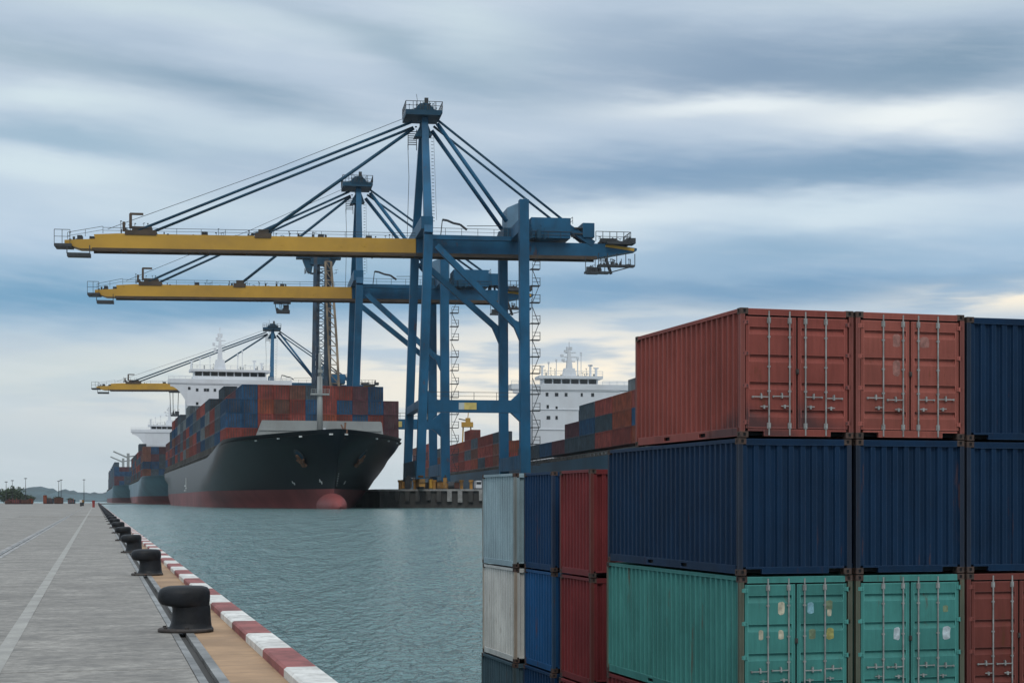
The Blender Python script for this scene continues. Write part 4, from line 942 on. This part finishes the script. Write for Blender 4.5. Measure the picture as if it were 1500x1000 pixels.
        rail(b, (-hw_wing, t-.4, z_w+2.3), (-hw_house-1, t-.4, z_w+2.3), 1.4, 3, .14); rail(b, (hw_house+1, t-.4, z_w+2.3), (hw_wing, t-.4, z_w+2.3), 1.4, 3, .14); b.build('wing_railing', M['ship_white'], wing)
        z0 = z_w+2.32
        b = MB(); b.box((-hw_house, t+1.5, z0), (hw_house, t+depth*.6, max(z0+.3, zroof-3.6))); b.box((-hw_house+.4, t+2.6, z0+.3), (hw_house-.4, t+depth*.6-1, zroof-1.2)); hs = b.build('wheelhouse', M['ship_white'], S.root)
        nw = max(6, int(hw_house*2/4.0)); ww = (hw_house*2-1.6)/nw
        wm = MB().box((-ww/2+.32, t+2.45, max(z0+.5, zroof-3.4)), (ww/2-.32, t+2.58, zroof-1.4)).mesh('window', M['glass'])
        for k in range(nw): link('window', wm, hs, (-hw_house+.8+ww*(k+.5), 0, 0))
        b = MB(); b.box((-hw_house-1.5, t+.8, zroof-1.2), (hw_house+1.5, t+depth*.65, zroof)); rf = b.build('wheelhouse_roof', M['ship_white'], S.root)
        b = MB(); rail(b, (-hw_house-1.4, t+.9, zroof), (hw_house+1.4, t+.9, zroof), 2.0, 3.5, .13); b.build('roof_railing', M['ship_white'], rf)
        for (x, z, w_) in win_rows: MB().box((x-w_/2, t-.12, z-.75), (x+w_/2, t+.02, z+.75)).build('window', M['glass'], sup)
        b = MB(); c = t+depth*.3; ms = S.root
        b.prism([(mast_x-3.0, c-1.6, zroof), (mast_x+3.0, c-1.6, zroof), (mast_x+2.2, c-1.2, zroof+mast_h*.26), (mast_x-2.2, c-1.2, zroof+mast_h*.26)], (0, 3, 0))
        b.beam((mast_x, c, zroof+mast_h*.26), (mast_x, c, zroof+mast_h*.82), 2.6, 2.4, up=(0,1,0), w2=1.1, h2=1.0); b.beam((mast_x, c, zroof+mast_h*.8), (mast_x, c, zroof+mast_h*1.1), .3, .3, up=(0,1,0))
        for k, (z, w_) in enumerate(((.48, 5.2), (.62, 6.4), (.76, 3.2))): b.beam((mast_x-w_*(.5 if k != 1 else .35), c, zroof+mast_h*z), (mast_x+w_*(.5 if k != 2 else .9), c, zroof+mast_h*z), .45, .45); b.box((mast_x-w_*.5-.6, c-.5, zroof+mast_h*z), (mast_x-w_*.5+.7, c+.5, zroof+mast_h*(z+.08)))
        for dx in (-.8, .8): b.box((mast_x+dx-.45, c-.6, zroof+mast_h*.84), (mast_x+dx+.45, c+.6, zroof+mast_h*.94))
        mst = fixn(b.build('radar_mast', M['ship_white'], S.root))
        b = MB(); clutter(b, -hw_house, hw_house, c-2, c+2, zroof, 18, 4.2, int(t), .8); tag(b.build('fittings', M['ship_grey'], rf), kind='stuff')
        for (x, h_, r_) in ((-hw_house*.95, 4.6, .42), (-hw_house*.72, 6.2, .16), (-hw_house*.45, 7.4, .14), (hw_house*.3, 8.5, .2), (hw_house*.42, 10.5, .14), (hw_house*.75, 5.2, .4), (hw_house*.95, 4.0, .45)):
            b = MB(); b.beam((x+mast_x*.3, c, zroof), (x+mast_x*.3, c, zroof+h_), r_*2, r_*2, up=(0,1,0)); b.box((x+mast_x*.3-r_*2.4, c-.4, zroof+h_*.86), (x+mast_x*.3+r_*2.4, c+.4, zroof+h_)); b.build('antenna', M['ship_white'], rf)
        return sup
def stanchions(S, t0, t1, step, z0, z1, inset=1.2, sides=(-1,)):
    b = MB(); t = t0
    while t < t1:
        for s in sides:
            b.beam((s*(S.hb-inset), t, z0), (s*(S.hb-inset), t, z1), 1.0, 1.0, up=(0,1,0))
        t += step
    for s in sides:
        b.box((min(s*(S.hb-inset-9), s*(S.hb-inset-5)), t0, z0), (max(s*(S.hb-inset-9), s*(S.hb-inset-5)), t1, z1-.4))
        b.beam((s*(S.hb-.4), t0, z0+2.4), (s*(S.hb-.4), t1, z0+2.4), .2, .2)
        t = t0
        while t < t1: b.beam((s*(S.hb-.4), t, z0), (s*(S.hb-.4), t, z0+2.4), .2, .2); t += step*.5
    o = b.build('lashing_stanchion', M['ship_deck'], S.root); tag(o, kind='stuff'); return o

# ---- the black-bowed ship
s1 = Ship('black-bowed ship', 474, 497, FA, 520, 29.0, 17.3, 21.6, 5.4, M['hull_black'], 'black-bowed container ship with red boot top, moored under the crane booms')
s1.hull(M['hull_black']); s1.bulb()
def side_hw(y_t): return s1.hb
for side in (-1, 1):
    p, nr = s1.surf(side, 15.2, 9.2)
    nrm = nr; a_ = MB(); fwd = Vector((0, -1, 0))
    tv = nrm.cross(Vector((0,0,1))).normalized()*side; uv = nrm.cross(tv).normalized()*(1 if nrm.cross(tv).z > 0 else -1)
    ring = lambda k, r_, o_: [p+tv*(r_*math.cos(2*math.pi*i/16))+uv*(r_*1.1*math.sin(2*math.pi*i/16)+o_)+nrm*k for i in range(16)]
    b = MB(); b.loft([ring(-.2, 2.0, .5), ring(.12, 1.95, .5), ring(.12, 1.5, .3), ring(-.1, 1.4, .3)]); fixn(b.build('hawse_pocket', M['steel_dark'], s1.root))
    b = MB(); b.loft([ring(-.1, 1.45, .3), ring(.05, 1.42, .3)]); fixn(b.build('hawse_plate', M['hull_slate'], s1.root))
    q = p+nrm*.75-uv*.6; an = MB(); an.beam(q+uv*1.6, q-uv*2.2, .7, .6, up=nrm); an.beam(q-uv*2.3, q-tv*1.7-uv*.2, .75, .6, up=nrm, w2=.4); an.beam(q-uv*2.3, q+tv*1.7-uv*.2, .75, .6, up=nrm, w2=.4); an.beam(q-uv*2.4-tv*.9, q-uv*2.4+tv*.9, .9, .8, up=nrm)
    an.build('anchor', M['rust'], s1.root)
b = MB()
tb = 47; zt_ = 27.2
b.prism([(-20.5, tb, 19.6), (21.5, tb, 19.6), (20.6, tb, zt_-.5), (20.2, tb, zt_), (-17.5, tb, zt_)], (0, .8, 0)); bw = fixn(b.build('breakwater', M['ship_grey'], s1.root))
b = MB(); b.box((-18.5, tb-.3, zt_-3.2), (20.4, tb, zt_-2.9)); 
for k in range(12): b.box((-16+k*3.2, tb-.35, 19.8), (-15.8+k*3.2, tb, zt_-3.2))
b.build('stiffener', M['ship_grey'], bw)
fm = MB(); mt_ = 30; mx_ = -1.6
fm.tube((mx_, mt_, 20), (mx_, mt_, 40), .95, 12, r2=.8); fm.tube((mx_, mt_, 40), (mx_, mt_, 47), .55, 8, r2=.4); fm.tube((mx_, mt_, 47), (mx_, mt_, 52), .12, 5)
fo = fm.build('foremast', M['ship_grey'], s1.root, True)
b = MB(); b.box((mx_-2.8, mt_-1.2, 34.2), (mx_+2.8, mt_+1.2, 34.8)); b.beam((mx_, mt_-.8, 34.8), (mx_, mt_-.9, 41.2), .3, .3, up=(0,1,0)); rail(b, (mx_-2.8, mt_-1.2, 34.8), (mx_+2.8, mt_-1.2, 34.8), 1.2, 1.4, .08); b.box((mx_-.7, mt_-1.3, 41), (mx_+.7, mt_-.6, 42)); b.build('mast_platform', M['ship_grey'], fo)
b = MB(); q = Vector((1.6, 1.4, 20)); b.beam(q, q+Vector((.4,0,4.6)), .5, .5, up=(0,1,0)); b.box(q+Vector((-.5,-.3,1)), q+Vector((1.0,.3,2.6))); b.beam(q+Vector((0,0,2.2)), q+Vector((-.9,0,4.0)), .35, .35); b.build('bow_fairlead_post', M['rust'], s1.root)
b = MB(); b.tube((-1.8, 18, 20), (-1.8, 18, 23.6), .4, 8); b.box((-6.5, 24, 20), (-4.8, 26, 22)); b.box((4.0, 22, 20), (7, 25, 21.6)); b.build('windlass', M['ship_white'], s1.root)
for off_, sd_ in ((2.2, -1), (2.2, 1), (10, -1), (13.5, 1), (15.5, -1), (19, 1), (21, -1), (24, 1)):
    p, nr = s1.surf(sd_, s1.top(14)-1.6, off_); z_ = s1.top(p.y)-1.5; p, nr = s1.surf(sd_, z_, off_)
    tv = nr.cross(Vector((0,0,1))).normalized(); b = MB(); b.beam(p-tv*.55+nr*.05, p+tv*.55+nr*.05, .3, .42, up=(0,0,1)); b.build('fairlead', M['mark'], s1.root)
for sd_, zz, off_, sz_ in ((-1, 7.4, 9.0, .8), (-1, 7.6, 3.0, .9), (1, 7.4, 5.0, .6)):
    p, nr = s1.surf(sd_, zz, off_); tv = nr.cross(Vector((0,0,1))).normalized(); uv = tv.cross(nr); b = MB()
    b.beam(p-tv*sz_+nr*.08, p+tv*sz_+nr*.08, .12, .22, up=uv); b.beam(p-uv*sz_+nr*.08, p+uv*sz_+nr*.08, .12, .22, up=tv); b.beam(p-(tv+uv)*sz_*.6+nr*.08, p+(tv+uv)*sz_*.6+nr*.08, .12, .2, up=tv); b.build('hull_mark', M['mark'], s1.root)
b = MB(); tq = 262
for (y_, z_, l_, h_) in ((0, 7.2, 5, .5), (3, 8.3, 7, .5), (6, 6.2, 4, .5), (2, 6.0, .8, 6)): b.box((-29.14, tq+y_*2, z_), (-28.9, tq+y_*2+l_*1.6, z_+h_))
b.build('hull_mark', M['mark'], s1.root)
for zz in range(6):
    p, nr = s1.surf(1, 6.4+zz*.7, 1.0); b = MB(); tv = nr.cross(Vector((0,0,1))).normalized(); b.beam(p-tv*.18+nr*.06, p+tv*.18+nr*.06, .1, .3); b.build('draught_mark', M['mark'], s1.root)

CW, CL, CH = 5.08, 24.4, 4.70
zc0 = 20.9
tF = 66.0
stan_z = s1.sz-1.1
colors_front = [  # per column from the outer (open-water) side: bottom tier first
    ['red', 'blue', 'blue'], ['red', 'blue', 'blue', 'blue'], ['maroon', 'red', 'orange', 'red'], ['red', 'red', 'brown', 'red'], ['blue', 'red', 'red', 'brown'],
    ['red', 'blue', 'blue', 'slate'], ['red', 'orange', 'red', 'red'], ['blue', 'red', 'blue', 'red'], ['red', 'blue', 'maroon', 'maroon'], ['red', 'red', 'blue', 'blue'], ['maroon', 'maroon', 'maroon']]
spots = []
for i, colr in enumerate(colors_front):
    x = -s1.hb+1.7+CW/2+i*(CW+.10)
    for k, c in enumerate(colr):
        spots.append((x, tF+CL/2+(0 if i not in (0,) else -.6), zc0+k*CH, c, f'{c} container, bow row of black-bowed ship, {ordinal(k)} tier up, {ordinal(10-i)} column from the pier'))
CS = ['red', 'maroon', 'slate', 'blue', 'red', 'brown', 'slate', 'maroon', 'red', 'blue', 'grey']
heights = [3, 3, 4, 4, 4, 4, 5, 5, 5, 5, 5, 5, 5]
t = tF+CL+1.6; bay = 1
while bay < 19:
    if t > 380 and t < 412: t = 412
    hgt = [3,3,3,4,4,4,4,4,5,4,4,5,5,5,4,3,3,3,3][bay] if bay < 19 else 3
    for k in range(hgt):
        c = CS[(rnd.randrange(11))]
        spots.append((-s1.hb+1.7+CW/2, t+CL/2, zc0+k*CH, c, f'{c} container on black-bowed ship, open-water side, {ordinal(k)} tier up, {ordinal(bay)} stack from bow'))
    if bay in (1, 2, 3):
        for k in range(hgt+1):
            c = CS[(rnd.randrange(11))]
            spots.append((-s1.hb+1.9+CW*1.5, t+CL/2, zc0+k*CH, c, f'{c} container on black-bowed ship inboard of its {ordinal(bay)} side stack, {ordinal(k)} tier up'))
    t += CL+1.6; bay += 1
    if t > 495: break
s1.boxes(spots, (CW, CL, CH), 'containers on the black-bowed ship')
stanchions(s1, 92, 505, 6.4, stan_z, zc0-.02)
# inner stow that closes the view between the outer rows
b = MB(); b.box((-s1.hb+12, tF+CL+4, stan_z), (s1.hb-3, 372, zc0+CH*3.4)); b.box((-s1.hb+8, 420, stan_z), (s1.hb-3, 500, zc0+CH*2.7)); tag(b.build('inner_cargo', M['s_maroon'], s1.root), kind='stuff')
Sc = 870/F
zw1 = EYE+(HZ-567)*Sc
s1.bridge(384, stan_z, zw1, 22, 31.5, 19, 20, [(x, EYE+(HZ-y)*Sc, 1.3) for x, y in ((-17, 576), (-13, 576), (-11.6, 576), (-8, 576), (-17, 595.5), (-21, 574))], 20, EYE+(HZ-546)*Sc, mast_x=-5)

# ---- second and third ship behind it
def far_ship(who, Yb, px, L, label, hullm, nb, zbr, seed, colset, tb_, hb=27.0, wing=True):
    s = Ship(who, Yb, px, FA, L, hb, 15.6, 18.0, 5.0, hullm, label)
    s.hull(hullm); rr = random.Random(seed); sp = []
    t = 80; bay = 0
    while t < L-40 and bay < nb:
        if tb_ and tb_-8 < t < tb_+24: t = tb_+24
        hgt = rr.choice([3, 4, 4, 5])
        for k in range(hgt):
            c = rr.choice(colset)
            sp.append((-hb+1.6+CW/2, t+15, 18.3+k*5.0, c, f'{c} container on the {who}, {ordinal(k)} tier up in its {ordinal(bay)} side stack'))
        t += 31.4; bay += 1
    for i in range(1, 9):
        for k in range(4):
            c = rr.choice(colset); sp.append((-hb+1.6+CW/2+i*(CW+.15), 95, 18.3+k*5.0, c, f'{c} container in the bow row of the {who}, {ordinal(k)} tier up, {ordinal(i)} column inboard'))
    if 'farthest' in who: s.stuff_boxes(sp, (CW, 30, 5.0))
    else: s.boxes(sp, (CW, 30, 5.0), 'containers on the '+who)
    b = MB(); b.box((-hb+8, 114, 14.6), (hb-3, L-30, 18.3+14)); tag(b.build('inner_cargo', M['s_slate'], s.root), kind='stuff')
    stanchions(s, 80, L-20, 16, 14.5, 18.2)
    return s
s2 = far_ship('second ship', 1030, 276, 470, 'pale blue-grey container ship with red boot top moored behind the black-bowed one', M['hull_blue'], 12, 0, 5, ['maroon', 'slate', 'blue', 'red', 'slate', 'brown'], 250)
Sc = 1290/F
s2.bridge(254, 14.5, EYE+(HZ-640)*Sc+3, 19, 29.5, 15, 18, [], 15, EYE+(HZ-627)*Sc+2)
s3 = far_ship('farthest ship', 1690, 206, 900, 'pale blue container ship farthest down the line, stern nearly at the quay tip', M['hull_blue'], 22, 0, 9, ['slate', 'blue', 'maroon', 'slate'], 0)
for (t_, h_) in ((120, 37), (420, 39)):
    b = MB(); b.beam((-10, t_, 14.5), (-10, t_, 17+h_), 3, 3, up=(0,1,0)); b.beam((-10, t_, 12+h_), (-26, t_, 19+h_), 1.6, 1.6); b.beam((-10, t_, 17+h_*.9), (12, t_, 16+h_), 1.4, 1.4)
    b.build('deck_crane', M['ship_grey'], s3.root)

# ---- the ship on the other side of the pier
A4 = math.atan((375-750)/F)
s4 = Ship('slate-hulled ship', 452, 0, A4, 900, 26.0, 16.0, 18.2, 3.0, M['hull_slate'], 'slate blue container ship with white bridge on the other side of the pier')
# its pier side passes through (28, 513) and (-32.7, 901); bow set well forward of the stacks in view
dirv = Vector((-.1543, .988, 0)); nrm4 = Vector((.988, .1543, 0))
o4 = Vector((28, 513, 0))+nrm4*26-dirv*165
s4.o = o4; s4.root.location = o4
s4.hull(M['hull_slate'])
CW4, CL4, CH4 = 5.2, 25.0, 5.15
zc4 = 18.6; sp = []; rr = random.Random(3)
def t_at(px):   # station on the pier side that shows at a photograph column
    u = (px-750)/F; Q = o4-nrm4*26
    return (u*Q.y-Q.x)/(dirv.x-u*dirv.y)
tt = t_at(948); bay = 0
hs4 = [4, 4, 4, 3, 3, 3, 2, 1]
cols4 = [['orange','blue','red','blue'], ['red','orange','orange','red'], ['red','slate','red','red'], ['slate','blue','slate'], ['slate','maroon','grey'], ['maroon','maroon','slate'], ['blue','blue'], ['slate']]
bays_t = []
while tt < t_at(752)-CL4:
    bays_t.append(tt); tt += CL4+1.2
for bay, tt in enumerate(bays_t):
    hgt = [3, 3, 3, 3, 2, 1, 1, 1, 1][min(bay, 8)]
    for k in range(hgt):
        c = cols4[min(bay, 7)][k] if k < len(cols4[min(bay, 7)]) else 'red'
        sp.append((-26+1.4+CW4/2, tt+CL4/2, zc4+k*CH4, c, f'{c} container forward of white bridge on slate-hulled ship, {ordinal(k)} tier up, {ordinal(bay)} stack from bow'))
    if bay < 7:
        for k in range(hgt+(1 if bay in (1, 4) else 0)):
            c = rr.choice(['red', 'maroon', 'slate', 'grey', 'orange'])
            sp.append((-26+1.6+CW4*1.5, tt+CL4/2+2, zc4+k*CH4, c, f'{c} container inboard on the slate-hulled ship, forward of bridge, {ordinal(k)} tier up, {ordinal(bay)} stack'))
tt = t_at(742); bay = 0; tbr = t_at(749)
while tt < 860 and bay < 17:
    hgt = [2,3,3,3,3,4,3,3,3,3,3,3,3,4,4,4,4][bay]
    for k in range(hgt):
        c = rr.choice(['red', 'red', 'maroon', 'brown', 'orange', 'slate', 'red'])
        sp.append((-26+1.4+CW4/2, tt+CL4/2, zc4-1+k*CH4, c, f'{c} container on the slate-hulled ship behind its bridge, {ordinal(k)} tier up, {ordinal(bay)} stack'))
    tt += CL4+1.2; bay += 1
s4.boxes(sp, (CW4, CL4, CH4), 'containers on the slate-hulled ship')
stanchions(s4, t_at(960), 870, 6.0, 14.9, zc4-1.02)
b = MB(); b.box((-26+8, tbr+34, 14.9), (22, 860, zc4+2*CH4)); tag(b.build('inner_cargo', M['s_maroon'], s4.root), kind='stuff')
pbr = o4-nrm4*26+dirv*tbr; Sc = pbr.y/F
def z4(py): return EYE+(HZ-py)*Sc
cx4 = (842-750)/F*pbr.y-pbr.x-26.0
s4.bridge(tbr, 14.9, z4(570), 18.8, 26, 12.4, 18, [((px-842)*Sc*1.02, z4(y), w_) for px, y, w_ in ((806, 577, 1.2), (820, 577, 1.5), (834, 577, 1.2), (857, 577, .9), (873, 577, 1.3), (807, 595, 1.0), (820, 597, .9), (808, 611, 1.6), (820, 611, 1.0))], 13.5, z4(549), mast_x=0, tower_shift=2.0)

# ------------------------------------------------------------------ far shore and the end of the quay
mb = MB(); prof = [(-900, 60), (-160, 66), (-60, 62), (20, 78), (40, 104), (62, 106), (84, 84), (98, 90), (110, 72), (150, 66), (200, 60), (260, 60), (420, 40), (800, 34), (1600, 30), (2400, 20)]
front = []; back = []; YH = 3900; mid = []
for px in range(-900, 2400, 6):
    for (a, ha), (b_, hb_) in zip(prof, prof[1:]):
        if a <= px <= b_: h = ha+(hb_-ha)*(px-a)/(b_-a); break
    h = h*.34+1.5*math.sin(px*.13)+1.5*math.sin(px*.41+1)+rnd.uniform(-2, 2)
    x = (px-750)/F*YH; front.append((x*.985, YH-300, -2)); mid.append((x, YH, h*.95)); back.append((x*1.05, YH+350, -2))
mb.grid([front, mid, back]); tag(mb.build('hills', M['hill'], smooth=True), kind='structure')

def far_tree(px, Y, h, label):
    q = at(px, HZ, Y); o = thing('tree', label, 'tree', (q.x, q.y, 0), 0, 'trees beyond the end of the quay')
    MB().tube((0,0,0), (0,0,h*.6), h*.035, 6, r2=h*.015).build('trunk', M['bark'], o)
    b = MB(); rr = random.Random(int(px*13+Y))
    for k in range(520):
        a, el_, rd = rr.uniform(0, 6.283), rr.uniform(-1, 1), rr.random()**.4
        r_ = math.sqrt(max(0, 1-el_*el_)); lump = 1+.25*math.sin(a*3+px)+.2*math.sin(el_*5)
        c = Vector((math.cos(a)*r_*rd*h*.52*lump, math.sin(a)*r_*rd*h*.52*lump, h*.62+el_*rd*h*.38*lump)); s_ = h*rr.uniform(.03, .07)
        u = Vector((rr.gauss(0,1), rr.gauss(0,1), rr.gauss(0,1))).normalized(); v = u.orthogonal()
        b.face([c+u*s_, c+v*s_, c-u*s_, c-v*s_])
    b.build('crown', M['leaf'], o)
for i, (px, Y, h) in enumerate(((-6, 1130, 14), (6, 1160, 7), (13, 1150, 13.5), (20, 1180, 16), (27, 1200, 9), (37, 1230, 9), (46, 1260, 7), (70, 1260, 6), (84, 1270, 7), (103, 1270, 5.5))):
    far_tree(px, Y, h*.78, f'dark leafy tree beyond the quay end, {ORD[i]} counting towards the ships')
mb = MB(); mb.box((-700, QEND-1, -9), (-276, 1300, -.004)); tag(mb.build('shore_ground', M['concrete']), kind='structure')
for i, (px, h, Y) in enumerate(((9, 14.5, 1120), (18, 15.5, 1125), (37.5, 17, 1130), (86, 15, 1120), (89.5, 16, 1135), (123, 17, 1200))):
    q = at(px, HZ, Y); o = thing('floodlight_mast', f'thin floodlight mast at the far end of the quay, {ORD[i]} counting towards the ships', 'mast', (q.x, q.y, 0), 0, 'floodlight masts beyond the quay end')
    MB().tube((0,0,0), (0,0,h), .3, 6, r2=.14).build('pole', M['steel_dark'], o); MB().box((-.9, -.3, h), (.9, .3, h+.5)).build('lamp_head', M['steel_dark'], o)
for i, (px, Y, w_, h_, m_, nm, lb, ct) in enumerate(((12, 900, 3, 1.6, 's_brown', 'scrap_skip', 'low brown skip at the far quay end beside the trees', 'skip'), (20, 905, 7.0, 2.4, 's_maroon', 'flat_wagon', 'long maroon wagon parked across the far end of the quay', 'wagon'), (34, 910, 8, 2.2, 's_brown', 'flat_wagon', 'brown wagon beside the maroon one at the far quay end', 'wagon'),
        (45, 915, 2.2, 2.6, 's_orange', 'storage_box', 'small orange box at the far end of the quay', 'box'), (66, 980, 1.6, 5, 's_orange', 'storage_box', 'tall orange box standing far along the quay', 'box'), (72, 985, 5, 3, 's_slate', 'storage_box', 'dark box beside the tall orange one on the quay', 'box'), (86, 990, 5, 3.6, 's_brown', 'storage_box', 'brown box below the paired floodlight masts', 'box'), (105, 1000, 4, 2.4, 's_slate', 'storage_box', 'dark low box next to the marker posts on the quay', 'box'))):
    q = at(px, HZ, Y); o = thing(nm, lb, ct, (q.x, q.y, 0), 0)
    b = MB(); b.box((-w_/2, -1.2, .5), (w_/2, 1.2, h_)); b.box((-w_/2-.15, -1.3, h_), (w_/2+.15, 1.3, h_+.2)); b.build('body', M[m_], o)
    b = MB()
    for k in range(max(2, int(w_))): b.box((-w_/2+(k+.3)*w_/max(2, int(w_)), -1.32, .6), (-w_/2+(k+.5)*w_/max(2, int(w_)), -1.2, h_+(.9 if k % 2 else 0)))
    b.build('post', M['s_orange'] if i % 2 else M['s_gap'], o); b = MB(); b.box((-w_/2, -.9, 0), (w_/2, .9, .5)); b.build('base', M['s_gap'], o)
for i, (px, Y, m_, lb) in enumerate(((118.5, 560, 'mark', 'white topped marker post on the quay by the rails'), (121.5, 600, 'bogie', 'yellow marker post on the quay beside the white topped one'), (137, 470, 'redpost', 'red post on the quay close to the line of bollards'))):
    q = at(px, HZ, Y); o = thing('marker_post', lb, 'post', (q.x, q.y, 0)); h_ = 2.2 if i < 2 else 2.0
    MB().tube((0,0,0), (0,0,h_*.6), .35, 8).build('shaft', M['steel_dark' if i < 2 else 'redpost'], o); MB().tube((0,0,h_*.6), (0,0,h_), .42, 8).build('cap', M[m_], o)

# ------------------------------------------------------------------ air
hz = bpy.data.materials.new('haze_air'); hz.use_nodes = True; N = hz.node_tree.nodes; L = hz.node_tree.links
N.remove(N['Principled BSDF']); pv = N.new('ShaderNodeVolumePrincipled'); pv.inputs['Color'].default_value = (.90, .95, 1.0, 1)
pv.inputs['Density'].default_value = .000025; pv.inputs['Anisotropy'].default_value = .1
L.new(pv.outputs[0], N['Material Output'].inputs['Volume'])
mb = MB(); mb.box((-3100, -90, -11), (3100, 6100, 175)); tag(mb.build('haze', hz), kind='stuff')
print('ship containers', len([o for o in bpy.data.objects if o.name.startswith('cargo_container')]), CNT[0])
